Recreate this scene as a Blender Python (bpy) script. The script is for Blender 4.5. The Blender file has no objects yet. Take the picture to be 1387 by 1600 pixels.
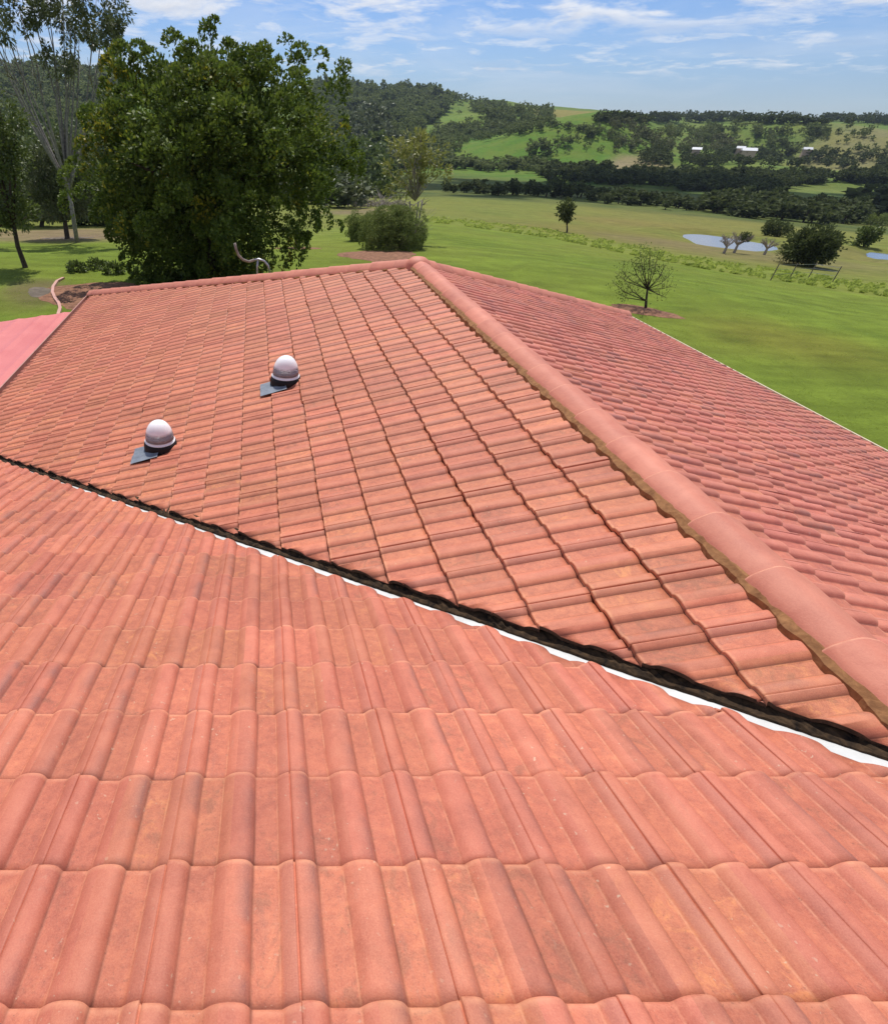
import bpy, bmesh, math, random
import numpy as np
from mathutils import Vector, Matrix, noise as mnoise
PI = math.pi
rng = np.random.default_rng(7)
random.seed(7)

# ------------------------------------------------------------------ camera
FPX, PPX, PPY = 831.539, 431.562, 800.0
CAM = np.array([-2.32554, -0.74622, 1.65856])
FW = np.array([0.02002085, 0.80409958, -0.59415742])
RT = np.array([0.99976418, -0.01110158, 0.01866401])
DN = np.array([0.00841164, -0.59439097, -0.80413221])
sc = bpy.context.scene
cam = bpy.data.objects.new('camera', bpy.data.cameras.new('camera'))
sc.collection.objects.link(cam)
up = -DN
cam.matrix_world = Matrix(((RT[0], up[0], -FW[0], CAM[0]), (RT[1], up[1], -FW[1], CAM[1]), (RT[2], up[2], -FW[2], CAM[2]), (0, 0, 0, 1)))
cam.data.sensor_fit = 'AUTO'; cam.data.sensor_width = 36
cam.data.lens = FPX / 1600 * 36
cam.data.shift_x = (693.5 - PPX) / 1600
cam.data.shift_y = 0.0
cam.data.clip_start = 0.05; cam.data.clip_end = 20000
sc.camera = cam

# ------------------------------------------------------------------ light
SUN_EL, SUN_AZ = 60.0, 5.0            # azimuth from +y towards +x
def _sun_dir():
    e, a = math.radians(SUN_EL), math.radians(SUN_AZ)
    return Vector((math.sin(a) * math.cos(e), math.cos(a) * math.cos(e), math.sin(e)))
SUN = _sun_dir()
sl = bpy.data.lights.new('sun', 'SUN'); sl.energy = 4.3; sl.angle = math.radians(0.53); sl.color = (1, .955, .89)
so = bpy.data.objects.new('sun', sl); sc.collection.objects.link(so)
so.rotation_euler = (-SUN).to_track_quat('-Z', 'Y').to_euler()
w = bpy.data.worlds.new('World'); sc.world = w; w.use_nodes = True
nt = w.node_tree; nt.nodes.clear()
def wn(t, **k):
    n = nt.nodes.new(t)
    for a, b in k.items(): setattr(n, a, b)
    return n
out = wn('ShaderNodeOutputWorld'); bg = wn('ShaderNodeBackground'); sky = wn('ShaderNodeTexSky', sky_type='NISHITA')
sky.sun_disc = False; sky.sun_elevation = math.radians(SUN_EL); sky.sun_rotation = math.radians(SUN_AZ)
sky.air_density = 1.0; sky.dust_density = 0.25; sky.ozone_density = 3.0; sky.altitude = 50
SKY_K = 0.085
tc = wn('ShaderNodeTexCoord'); sep = wn('ShaderNodeSeparateXYZ'); nt.links.new(tc.outputs['Generated'], sep.inputs[0])
def wm(op, a, b=None, clamp=False):
    n = wn('ShaderNodeMath', operation=op, use_clamp=clamp)
    for i, v in enumerate((a, b)):
        if v is None: continue
        if isinstance(v, (int, float)): n.inputs[i].default_value = v
        else: nt.links.new(v, n.inputs[i])
    return n.outputs[0]
zz = wm('MAXIMUM', sep.outputs[2], 0.0)
den = wm('ADD', zz, 0.10)
cx = wm('DIVIDE', sep.outputs[0], den); cy = wm('DIVIDE', sep.outputs[1], den)
comb = wn('ShaderNodeCombineXYZ'); nt.links.new(cx, comb.inputs[0]); nt.links.new(cy, comb.inputs[1])
def wnoise(scale, detail, rough, loc, dist=0.0):
    mp = wn('ShaderNodeMapping'); mp.inputs['Location'].default_value = loc
    mp.inputs['Scale'].default_value = (1, 1, 1)
    nt.links.new(comb.outputs[0], mp.inputs['Vector'])
    n = wn('ShaderNodeTexNoise'); n.inputs['Scale'].default_value = scale; n.inputs['Detail'].default_value = detail
    n.inputs['Roughness'].default_value = rough; n.inputs['Distortion'].default_value = dist
    nt.links.new(mp.outputs[0], n.inputs['Vector']); return n.outputs['Fac']
def wramp(v, stops):
    r = wn('ShaderNodeValToRGB'); nt.links.new(v, r.inputs[0]); e = r.color_ramp.elements
    e[0].position, e[0].color = stops[0][0], (stops[0][1],) * 3 + (1,)
    e[1].position, e[1].color = stops[-1][0], (stops[-1][1],) * 3 + (1,)
    for p, c in stops[1:-1]:
        k = e.new(p); k.color = (c,) * 3 + (1,)
    return r.outputs[0]
n1 = wnoise(1.3, 8, 0.60, (3.1, 1.7, 0), 0.3)
n2 = wnoise(3.0, 8, 0.60, (8.4, 2.2, 0), 0.35)
n3 = wnoise(0.8, 6, 0.55, (1.4, 9.2, 0), 0.6)
cl = wm('MULTIPLY', wramp(n1, [(0.47, 0), (0.56, .75), (0.66, 1)]), wramp(zz, [(.085, 0), (.112, 1)]))
cl2 = wm('MULTIPLY', wramp(n2, [(0.50, 0), (0.60, .45), (0.72, .8)]), wramp(zz, [(.045, 0), (.062, 1), (.100, .9), (.13, .2)]))
cl3 = wm('MULTIPLY', wramp(n3, [(0.48, 0), (0.74, .3)]), wramp(zz, [(.02, 0), (.05, 1)]))
cov = wm('MAXIMUM', wm('MAXIMUM', cl, cl2), cl3)
cov = wm('ADD', cov, wramp(zz, [(0.0, .08), (0.05, .02), (0.3, .0)]), True)
shade = wramp(wnoise(1.3, 8, 0.60, (3.11, 1.62, 0), 0.3), [(0.50, 1.0), (0.66, .45)])
cc = wn('ShaderNodeMix', data_type='RGBA'); cc.inputs[6].default_value = (6.4, 7.0, 8.4, 1); cc.inputs[7].default_value = (11.4, 11.5, 11.8, 1)
nt.links.new(shade, cc.inputs[0])
tnt = wn('ShaderNodeMix', data_type='RGBA', blend_type='MULTIPLY'); tnt.inputs[0].default_value = 1; nt.links.new(sky.outputs[0], tnt.inputs[6]); tnt.inputs[7].default_value = (.74, .92, 1.30, 1)
mx = wn('ShaderNodeMix', data_type='RGBA'); nt.links.new(cov, mx.inputs[0]); nt.links.new(tnt.outputs[2], mx.inputs[6]); nt.links.new(cc.outputs[2], mx.inputs[7])
nt.links.new(mx.outputs[2], bg.inputs[0]); bg.inputs[1].default_value = SKY_K; nt.links.new(bg.outputs[0], out.inputs[0])
sc.view_settings.view_transform = 'Standard'; sc.view_settings.look = 'None'; sc.view_settings.exposure = 0.0; sc.view_settings.gamma = 1
sc.cycles.max_bounces = 6; sc.cycles.diffuse_bounces = 3; sc.cycles.transparent_max_bounces = 8; sc.cycles.volume_bounces = 0
sc.cycles.caustics_reflective = False; sc.cycles.caustics_refractive = False
sc.cycles.use_denoising = True

# ------------------------------------------------------------------ helpers
def ray(x, y):
    v = FW + RT * (x - PPX) / FPX + DN * (y - PPY) / FPX
    return v / np.linalg.norm(v)
def at_r(x, y, r):                       # the point of that direction at horizontal distance r from the camera
    v = ray(x, y); return CAM + v * (r / math.hypot(v[0], v[1]))
def mesh_obj(name, verts, faces, mat=None, parent=None, smooth=False, uv=None, mats=None):
    me = bpy.data.meshes.new(name)
    verts = np.asarray(verts, np.float32)
    if isinstance(faces, np.ndarray):
        k = faces.shape[1]; nf = len(faces)
        me.vertices.add(len(verts)); me.vertices.foreach_set('co', verts.ravel())
        me.loops.add(nf * k); me.loops.foreach_set('vertex_index', faces.astype(np.int32).ravel())
        me.polygons.add(nf); me.polygons.foreach_set('loop_start', np.arange(0, nf * k, k, dtype=np.int32))
        me.polygons.foreach_set('loop_total', np.full(nf, k, np.int32))
        me.update(calc_edges=True)
    else:
        me.from_pydata([tuple(map(float, v)) for v in verts], [], [tuple(f) for f in faces]); me.update()
    if smooth: me.polygons.foreach_set('use_smooth', np.ones(len(me.polygons), bool))
    if uv is not None:
        l = me.uv_layers.new(name='UVMap'); li = np.empty(len(me.loops), np.int32); me.loops.foreach_get('vertex_index', li)
        l.data.foreach_set('uv', np.asarray(uv, np.float32)[li].ravel())
    if mat: me.materials.append(mat)
    for m_ in mats or (): me.materials.append(m_)
    o = bpy.data.objects.new(name, me); sc.collection.objects.link(o)
    if parent: o.parent = parent
    return o
def tag(o, label=None, cat=None, group=None, kind=None):
    if label: o['label'] = label
    if cat: o['category'] = cat
    if group: o['group'] = group
    if kind: o['kind'] = kind
    return o
def thing(name, label, cat, loc=(0, 0, 0), rz=0.0, group=None):
    o = bpy.data.objects.new(name, None); sc.collection.objects.link(o)
    o.location = tuple(float(v) for v in loc); o.rotation_euler = (0, 0, rz); o.empty_display_size = .2
    return tag(o, label, cat, group)
class MB:
    def __init__(s): s.v = []; s.f = []
    def add(s, vs, fs):
        b = len(s.v); s.v += [tuple(v) for v in vs]; s.f += [tuple(b + i for i in f) for f in fs]; return s
    def box(s, c, d, rz=0.0, bev=0.0):
        cx, cy, cz = c; a, b, h = d[0] / 2, d[1] / 2, d[2] / 2; ca, sa = math.cos(rz), math.sin(rz)
        vs = []
        for z in (-h, h):
            for x, y in ((-a, -b), (a, -b), (a, b), (-a, b)):
                vs.append((cx + x * ca - y * sa, cy + x * sa + y * ca, cz + z))
        return s.add(vs, [(3, 2, 1, 0), (4, 5, 6, 7), (0, 1, 5, 4), (1, 2, 6, 5), (2, 3, 7, 6), (3, 0, 4, 7)])
    def tube(s, pts, rad, n=6, cap=True):
        pts = [Vector(p) for p in pts]; rad = rad if hasattr(rad, '__len__') else [rad] * len(pts)
        b = len(s.v); ref = Vector((.37, .91, .17)).normalized()
        for i, p in enumerate(pts):
            d = (pts[min(i + 1, len(pts) - 1)] - pts[max(i - 1, 0)])
            d = d.normalized() if d.length > 1e-9 else Vector((0, 0, 1))
            a = d.cross(ref); a = a.normalized() if a.length > 1e-4 else d.orthogonal().normalized(); c = d.cross(a)
            for k in range(n):
                t = 2 * PI * k / n; q = p + (a * math.cos(t) + c * math.sin(t)) * rad[i]; s.v.append(tuple(q))
        for i in range(len(pts) - 1):
            for k in range(n):
                k2 = (k + 1) % n; s.f.append((b + i * n + k, b + i * n + k2, b + (i + 1) * n + k2, b + (i + 1) * n + k))
        if cap:
            s.f.append(tuple(b + k for k in range(n))[::-1]); s.f.append(tuple(b + (len(pts) - 1) * n + k for k in range(n)))
        return s
    def lathe(s, prof, c=(0, 0, 0), n=24):
        b = len(s.v)
        for r, z in prof:
            for k in range(n):
                t = 2 * PI * k / n; s.v.append((c[0] + r * math.cos(t), c[1] + r * math.sin(t), c[2] + z))
        for i in range(len(prof) - 1):
            for k in range(n):
                k2 = (k + 1) % n; s.f.append((b + i * n + k, b + i * n + k2, b + (i + 1) * n + k2, b + (i + 1) * n + k))
        return s
    def obj(s, name, mat, parent=None, smooth=False):
        return mesh_obj(name, s.v, s.f, mat, parent, smooth)

# ------------------------------------------------------------------ materials
class NT:
    def __init__(s, name):
        s.m = bpy.data.materials.new(name); s.m.use_nodes = True; s.t = s.m.node_tree
        s.b = s.t.nodes['Principled BSDF']; s.b.inputs['Specular IOR Level'].default_value = .3
    def n(s, typ, **k):
        x = s.t.nodes.new(typ)
        for a, b in k.items(): setattr(x, a, b)
        return x
    def link(s, a, b): s.t.links.new(a, b)
    def setin(s, i, v):
        if hasattr(v, 'links') or hasattr(v, 'is_linked'): s.link(v, i)
        else: i.default_value = v
    def math(s, op, a, b=0.0, clamp=False):
        x = s.n('ShaderNodeMath', operation=op, use_clamp=clamp); s.setin(x.inputs[0], a); s.setin(x.inputs[1], b); return x.outputs[0]
    def noise(s, vec, scale, detail=4, rough=.55, dist=0.0):
        x = s.n('ShaderNodeTexNoise'); x.inputs['Scale'].default_value = scale; x.inputs['Detail'].default_value = detail
        x.inputs['Roughness'].default_value = rough; x.inputs['Distortion'].default_value = dist
        if vec is not None: s.link(vec, x.inputs['Vector'])
        return x.outputs['Fac']
    def ramp(s, v, stops, interp='LINEAR'):
        r = s.n('ShaderNodeValToRGB'); s.link(v, r.inputs[0]); r.color_ramp.interpolation = interp; e = r.color_ramp.elements
        f = lambda c: ((c,) * 3 + (1,)) if isinstance(c, (int, float)) else tuple(c) + (1,)
        e[0].position, e[0].color = stops[0][0], f(stops[0][1]); e[1].position, e[1].color = stops[-1][0], f(stops[-1][1])
        for p, c in stops[1:-1]: k = e.new(p); k.color = f(c)
        return r.outputs[0]
    def mix(s, fac, a, b, mode='MIX'):
        x = s.n('ShaderNodeMix', data_type='RGBA', blend_type=mode); s.setin(x.inputs[0], fac)
        for i, c in ((6, a), (7, b)):
            if isinstance(c, tuple): x.inputs[i].default_value = c + (1,) if len(c) == 3 else c
            else: s.link(c, x.inputs[i])
        return x.outputs[2]
    def bump(s, h, strength=.3, dist=.01):
        x = s.n('ShaderNodeBump'); x.inputs['Strength'].default_value = strength; x.inputs['Distance'].default_value = dist
        s.link(h, x.inputs['Height']); s.link(x.outputs[0], s.b.inputs['Normal'])
    def done(s, col, rough=.7, spec=None):
        s.setin(s.b.inputs['Base Color'], col if not isinstance(col, tuple) else col + (1,)); s.setin(s.b.inputs['Roughness'], rough)
        if spec is not None: s.b.inputs['Specular IOR Level'].default_value = spec
        return s.m
def objco(s): return s.n('ShaderNodeTexCoord').outputs['Object']

def tile_material(name, tint=(1, 1, 1), rough=.62, sm_k=.28, foot=0.0):
    s = NT(name); uv = s.n('ShaderNodeTexCoord').outputs['UV']; sp = s.n('ShaderNodeSeparateXYZ'); s.link(uv, sp.inputs[0])
    U, V = sp.outputs[0], sp.outputs[1]                    # U in rolls, V in courses (both count up)
    P = objco(s)
    fu = s.math('FRACT', U); fv = s.math('FRACT', V)
    tu = s.math('FLOOR', s.math('MULTIPLY', s.math('ADD', U, .40), .5)); tv = s.math('FLOOR', V)
    cb = s.n('ShaderNodeCombineXYZ'); s.link(tu, cb.inputs[0]); s.link(tv, cb.inputs[1])
    wnz = s.n('ShaderNodeTexWhiteNoise', noise_dimensions='2D'); s.link(cb.outputs[0], wnz.inputs['Vector'])
    R1 = wnz.outputs['Value']; sR = s.n('ShaderNodeSeparateXYZ'); s.link(wnz.outputs['Color'], sR.inputs[0]); R2 = sR.outputs[1]; R3 = sR.outputs[2]
    # stretched streak coords down the tile
    mp = s.n('ShaderNodeCombineXYZ'); s.link(s.math('MULTIPLY', U, 1.0), mp.inputs[0]); s.link(s.math('MULTIPLY', V, .45), mp.inputs[1]); s.link(s.math('MULTIPLY', R1, 7.0), mp.inputs[2])
    streak = s.noise(mp.outputs[0], 3.2, 5, .62, .3)
    grain = s.noise(P, 260, 4, .8); blot = s.noise(P, 9, 6, .66, .6); big = s.noise(P, .7, 3, .5); mid = s.noise(P, 38, 4, .7)
    pan = s.ramp(fu, [(.0, 1), (.40, 1), (.44, 0), (.98, 0), (1.0, 1)])        # where water runs: more stained
    c_roll = s.ramp(s.math('ADD', s.math('MULTIPLY', blot, .6), s.math('MULTIPLY', streak, .4)), [(.34, (.40, .098, .062)), (.5, (.51, .136, .084)), (.66, (.585, .175, .108))])
    c_pan = s.ramp(s.math('ADD', s.math('MULTIPLY', mid, .5), s.math('MULTIPLY', blot, .5)), [(.36, (.27, .058, .034)), (.47, (.39, .092, .050)), (.57, (.50, .130, .066)), (.68, (.60, .19, .085))])
    c = s.mix(s.math('MULTIPLY', pan, .62), c_roll, c_pan)
    # orange bare patches, mostly in pans, on some tiles
    pt = s.math('MULTIPLY', s.ramp(s.noise(P, 14, 6, .7, .8), [(.54, 0), (.66, 1)]), s.ramp(R2, [(.62, .10), (.80, .55), (1.0, 1.0)]))
    pt = s.math('MULTIPLY', pt, s.math('ADD', s.math('MULTIPLY', pan, .75), .25))
    c = s.mix(s.math('MULTIPLY', pt, .8), c, (.66, .215, .085))
    # violet-brown weathering along the sheltered flank of some rolls
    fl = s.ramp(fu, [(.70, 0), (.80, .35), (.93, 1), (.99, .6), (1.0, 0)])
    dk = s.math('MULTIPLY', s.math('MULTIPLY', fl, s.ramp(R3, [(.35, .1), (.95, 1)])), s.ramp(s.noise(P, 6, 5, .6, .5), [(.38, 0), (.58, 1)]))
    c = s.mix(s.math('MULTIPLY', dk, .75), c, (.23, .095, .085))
    par = s.math('FRACT', s.math('MULTIPLY', s.math('FLOOR', U), .5))      # 0 on the interlock roll, .5 on the plain one
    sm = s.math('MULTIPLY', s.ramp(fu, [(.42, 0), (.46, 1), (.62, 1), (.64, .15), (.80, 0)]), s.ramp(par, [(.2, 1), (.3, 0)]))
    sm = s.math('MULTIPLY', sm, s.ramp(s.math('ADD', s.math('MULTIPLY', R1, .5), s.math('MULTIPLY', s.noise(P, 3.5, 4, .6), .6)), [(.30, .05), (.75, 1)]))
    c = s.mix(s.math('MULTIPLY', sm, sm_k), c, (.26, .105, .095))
    st = s.math('MULTIPLY', s.ramp(streak, [(.56, 0), (.72, 1)]), s.ramp(R1, [(.5, 0), (1, .55)]))
    c = s.mix(st, c, (.27, .095, .075))
    br = s.math('MULTIPLY', s.math('MULTIPLY', s.ramp(s.noise(P, 11, 6, .72, 1.0), [(.52, 0), (.60, 1)]), s.ramp(R3, [(.60, 0), (.85, .9)])), s.math('ADD', s.math('MULTIPLY', pan, .7), .3))
    c = s.mix(s.math('MULTIPLY', br, .55), c, (.22, .075, .045))
    # worn leading edge and worn arris at the foot of the rolls
    wear = s.math('ADD', s.ramp(fv, [(.0, 0), (.93, 0), (.965, .8), (1.0, .8)]), s.ramp(fu, [(.0, .5), (.03, .0), (.375, 0), (.40, .9), (.42, 0), (1.0, 0)]), True)
    wear = s.math('MULTIPLY', wear, s.ramp(s.noise(P, 22, 4, .6), [(.36, .15), (.6, 1)]))
    c = s.mix(s.math('MULTIPLY', wear, .65), c, (.74, .29, .17))
    c = s.mix(s.math('MULTIPLY', s.ramp(grain, [(.40, 0), (.72, 1)]), .38), c, (.72, .27, .165))
    c = s.mix(s.math('MULTIPLY', s.ramp(s.noise(P, 95, 4, .8), [(.28, 1), (.42, 0)]), s.math('ADD', s.math('MULTIPLY', pan, .55), .25)), c, (.22, .075, .05))
    # grime and painted shade in laps and along the steep flank's foot, lichen specks
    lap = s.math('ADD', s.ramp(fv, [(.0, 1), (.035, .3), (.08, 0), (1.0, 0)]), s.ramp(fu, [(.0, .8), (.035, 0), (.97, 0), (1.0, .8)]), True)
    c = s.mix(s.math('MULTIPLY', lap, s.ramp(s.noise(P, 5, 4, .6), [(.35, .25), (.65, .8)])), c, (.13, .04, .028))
    if foot: c = s.mix(s.math('MULTIPLY', s.ramp(fu, [(.395, 0), (.412, 1), (.44, .5), (.50, 0), (1, 0)]), foot), c, (.16, .05, .036))  # left slope: near-side shade of the rolls painted along their foot
    lich = s.math('MULTIPLY', s.ramp(s.noise(P, 60, 3, .5), [(.68, 0), (.72, 1)]), s.ramp(s.noise(P, 1.7, 3, .5), [(.45, 0), (.65, .55)]))
    c = s.mix(lich, c, (.60, .42, .30))
    # per tile value
    hv = s.n('ShaderNodeHueSaturation'); s.link(c, hv.inputs['Color'])
    s.link(s.math('ADD', s.math('MULTIPLY', R1, .24), s.math('ADD', s.math('MULTIPLY', big, .2), .78)), hv.inputs['Value'])
    s.link(s.math('ADD', s.math('MULTIPLY', R2, .006), .497), hv.inputs['Hue'])
    c = s.mix(1.0, hv.outputs[0], (.97 * tint[0], 1.09 * tint[1], 1.06 * tint[2]), 'MULTIPLY')
    h = s.math('ADD', s.math('MULTIPLY', grain, .5), s.math('MULTIPLY', mid, 1.0))
    s.bump(h, .65, .0022)
    return s.done(c, rough, .35)
def simple_mat(name, c1, c2, scale=8, rough=.75, bump=.0, metal=0.0, detail=5, spec=.3):
    s = NT(name); P = objco(s); nz = s.noise(P, scale, detail, .62, .4)
    col = s.ramp(nz, [(.32, c1), (.68, c2)])
    if bump: s.bump(nz, .6, bump)
    s.b.inputs['Metallic'].default_value = metal
    return s.done(col, rough, spec)
def leaf_material(name, dark, light, alt=None, alt_amt=.12, trans=.25, rough=.5):
    s = NT(name); g = s.n('ShaderNodeNewGeometry').outputs['Random Per Island']; P = objco(s)
    c = s.ramp(g, [(.0, dark), (1.0, light)])
    if alt: c = s.mix(s.math('MULTIPLY', s.ramp(s.noise(P, .45, 2, .5), [(.58, 0), (.68, 1)]), s.ramp(g, [(1 - alt_amt * 5, 0), (1 - alt_amt * 4, .9)])), c, alt)
    c = s.mix(s.ramp(s.noise(P, .9, 3, .5), [(.35, 0), (.7, .5)]), c, tuple(min(1, v * 1.25) for v in light))
    m = s.done(c, rough, .35)
    tr = s.n('ShaderNodeBsdfTranslucent'); s.link(c, tr.inputs[0]); ms = s.n('ShaderNodeMixShader'); ms.inputs[0].default_value = trans
    o = [n for n in s.t.nodes if n.type == 'OUTPUT_MATERIAL'][0]
    s.link(s.b.outputs[0], ms.inputs[1]); s.link(tr.outputs[0], ms.inputs[2]); s.link(ms.outputs[0], o.inputs[0])
    return m

M = {}
M['tile'] = tile_material('terracotta_tile')
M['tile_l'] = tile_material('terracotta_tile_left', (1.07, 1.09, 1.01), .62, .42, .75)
M['tile_r'] = tile_material('terracotta_tile_rose', (1.10, 1.12, 1.22), .5)
s = NT('ridge_concrete'); P = objco(s); orr = s.n('ShaderNodeObjectInfo').outputs['Random']; nz = s.noise(P, 6, 6, .65, .5); g_ = s.noise(P, 130, 3, .7)
c = s.ramp(nz, [(.32, (.54, .180, .118)), (.68, (.66, .25, .165))]); c = s.mix(s.math('MULTIPLY', s.ramp(s.noise(P, 2.2, 4, .6), [(.5, 0), (.7, 1)]), .4), c, (.38, .12, .09))
hv = s.n('ShaderNodeHueSaturation'); s.link(c, hv.inputs['Color']); s.link(s.math('ADD', s.math('MULTIPLY', orr, .18), .90), hv.inputs['Value'])
c = s.mix(s.math('MULTIPLY', s.ramp(g_, [(.4, 0), (.75, 1)]), .3), hv.outputs[0], (.70, .29, .19)); s.bump(s.math('ADD', g_, nz), .5, .002)
M['cap'] = s.done(c, .6)
M['cap_edge'] = simple_mat('worn_cap_edge', (.58, .24, .16), (.70, .32, .21), 30, .8)
M['mortar'] = simple_mat('ochre_mortar', (.20, .090, .036), (.38, .185, .075), 26, .9, .006)
M['cut'] = simple_mat('cut_tile_edge', (.022, .012, .009), (.10, .05, .03), 30, .95, .004)  # near black: the shade on the cut edges is put into their colour
M['under'] = simple_mat('roof_underlay', (.012, .008, .007), (.03, .02, .016), 10, .95)
M['valley_shade'] = simple_mat('valley_shade_debris', (.006, .004, .003), (.085, .05, .024), 24, .95, .006)
M['zinc'] = simple_mat('valley_metal', (.56, .56, .54), (.74, .74, .72), 5, .5, 0, .1)
M['gutter'] = simple_mat('gutter_paint', (.42, .20, .16), (.52, .27, .21), 6, .4)
M['gutter_cream'] = simple_mat('cream_gutter_paint', (.62, .50, .34), (.74, .62, .44), 6, .4)
M['brick'] = simple_mat('pale_brick', (.42, .30, .22), (.55, .42, .32), 14, .85)
M['patio_roof'] = simple_mat('pink_sheet_roof', (.60, .16, .15), (.68, .21, .19), 1.2, .42)
M['steel'] = simple_mat('dull_steel', (.35, .36, .38), (.5, .5, .52), 8, .4, 0, .6)
M['lead'] = simple_mat('lead_grey_flashing', (.16, .18, .21), (.26, .29, .33), 9, .5, 0, .2)
M['black'] = simple_mat('black_collar', (.006, .006, .007), (.014, .013, .013), 12, .6)
M['mulch'] = simple_mat('bark_mulch', (.14, .062, .034), (.32, .16, .09), 5, .95, .03)
M['soil'] = simple_mat('grey_soil', (.10, .08, .06), (.20, .16, .12), 3, .95)
M['path'] = simple_mat('pink_concrete', (.50, .27, .22), (.62, .36, .30), 4, .8)
M['bark'] = simple_mat('dark_bark', (.035, .025, .018), (.10, .075, .055), 9, .9, .01)
M['bark_grey'] = simple_mat('grey_bark', (.13, .12, .11), (.32, .29, .26), 6, .85, .01)
M['bark_pale'] = simple_mat('pale_dead_wood', (.22, .18, .15), (.42, .36, .31), 9, .9)
M['leaf_big'] = leaf_material('glossy_dark_leaf', (.038, .078, .011), (.165, .215, .030), (.50, .36, .02), .10, .35, .6)
M['leaf_mid'] = leaf_material('olive_leaf', (.045, .075, .016), (.15, .19, .045), None, 0, .25)
M['leaf_blue'] = leaf_material('blue_green_leaf', (.06, .08, .032), (.16, .18, .075), None, 0, .2)
M['leaf_rust'] = leaf_material('rusty_olive_leaf', (.17, .19, .04), (.34, .33, .09), None, 0, .3)
M['leaf_pale'] = leaf_material('pale_green_leaf', (.10, .14, .030), (.22, .26, .07), None, 0, .35, .85)
M['reed'] = leaf_material('fresh_grass_blade', (.24, .30, .05), (.34, .40, .08), None, 0, .55, .9)
M['leaf_dark'] = leaf_material('dark_green_leaf', (.040, .058, .018), (.105, .125, .038), None, 0, .3, .9)
M['leaf_far'] = leaf_material('far_forest_leaf', (.085, .115, .035), (.20, .23, .075), None, 0, .3, .9)
M['leaf_olive'] = leaf_material('dusty_olive_leaf', (.09, .10, .035), (.19, .195, .08), None, 0, .2, .85)
M['white'] = simple_mat('white_paint', (.72, .72, .72), (.82, .82, .82), 3, .5)
M['post'] = simple_mat('weathered_post', (.12, .09, .07), (.26, .21, .17), 9, .9)
M['straw'] = simple_mat('straw_clods', (.28, .24, .10), (.45, .38, .18), 4, .95)

# ------------------------------------------------------------------ terrain
RS = np.array([22., 35, 55, 80, 120, 180, 260, 360, 520, 700, 900, 1150, 1500, 2500, 9000])
COL = {   # image column: picture rows the ground reaches at those distances (first entry: flat pad)
 -250: [0, 402, 372, 345, 318, 285, 250, 225, 190, 160, 130, 115, 125],
 60:   [0, 400, 366, 338, 312, 282, 250, 225, 190, 160, 130, 118, 125],
 300:  [0, 396, 365, 345, 325, 300, 270, 245, 205, 170, 140, 128, 138],
 520:  [0, 396, 362, 345, 328, 308, 290, 272, 240, 200, 165, 142, 150],
 620:  [0, 396, 358, 342, 326, 308, 294, 278, 252, 215, 180, 148, 158],
 700:  [0, 397, 356, 340, 324, 308, 295, 280, 258, 230, 192, 154, 164],
 780:  [0, 402, 368, 349, 330, 313, 298, 284, 262, 222, 186, 163, 170],
 860:  [0, 410, 378, 356, 336, 318, 303, 290, 260, 212, 190, 172, 176],
 920:  [0, 418, 386, 363, 342, 324, 308, 294, 262, 208, 190, 176, 178],
 1000: [0, 428, 396, 373, 350, 331, 315, 298, 268, 232, 208, 184, 182],
 1150: [0, 448, 418, 391, 366, 343, 328, 308, 275, 240, 214, 187, 184],
 1270: [0, 468, 436, 404, 377, 355, 338, 320, 288, 250, 222, 192, 188],
 1400: [0, 490, 452, 418, 390, 366, 350, 332, 300, 262, 228, 200, 188],
 1750: [0, 540, 490, 450, 415, 386, 368, 348, 315, 275, 236, 205, 192],
}
AZ, ZT = [], []
for cxp, rows in COL.items():
    v = ray(cxp, 300); az0 = math.atan2(v[0], v[1]); zs = [-4.5]
    for rr, yy in zip(RS[1:13], rows[1:]):
        x = float(cxp)
        for _ in range(12):
            v = ray(x, yy); x += (az0 - math.atan2(v[0], v[1])) * 900
        v = ray(x, yy); zs.append(CAM[2] + rr * v[2] / math.hypot(v[0], v[1]))
    zs += [zs[-1] - 25, zs[-1] - 90]
    AZ.append(az0); ZT.append(zs)
AZ = np.array(AZ); ZT = np.array(ZT)
NA, NR = 300, 240
gA = np.linspace(-1.2, 1.5, NA); gL = np.linspace(math.log(3), math.log(9000), NR); lR = np.log(RS)
G = np.empty((NA, NR)); tmp = np.array([np.interp(gL, lR, z) for z in ZT])
for j in range(NR): G[:, j] = np.interp(gA, AZ, tmp[:, j])
def blur(a, n, ax):
    k = np.exp(-np.linspace(-2, 2, 2 * n + 1) ** 2); k /= k.sum()
    return np.apply_along_axis(lambda r: np.convolve(np.pad(r, n, mode='edge'), k, 'valid'), ax, a)
G = blur(blur(G, 5, 0), 3, 1)
fade = np.clip((np.exp(gL) - 20) / 12, 0, 1); G = -4.5 + (G + 4.5) * fade
def vnoise(x, y, seed=0):
    r = 0
    for k in range(7):
        a = seed * 1.7 + k * 2.399; f = 1.0 + .37 * k
        r = r + np.sin(x * f * math.cos(a) + y * f * math.sin(a) + seed * 3.1 + k * 1.3 + 1.3 * np.sin(x * .6 * f * math.sin(a) - y * .6 * f * math.cos(a) + k))
    return r / 7
PONDS = []        # (cx, cy, level, rx, ry, rot)
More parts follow.
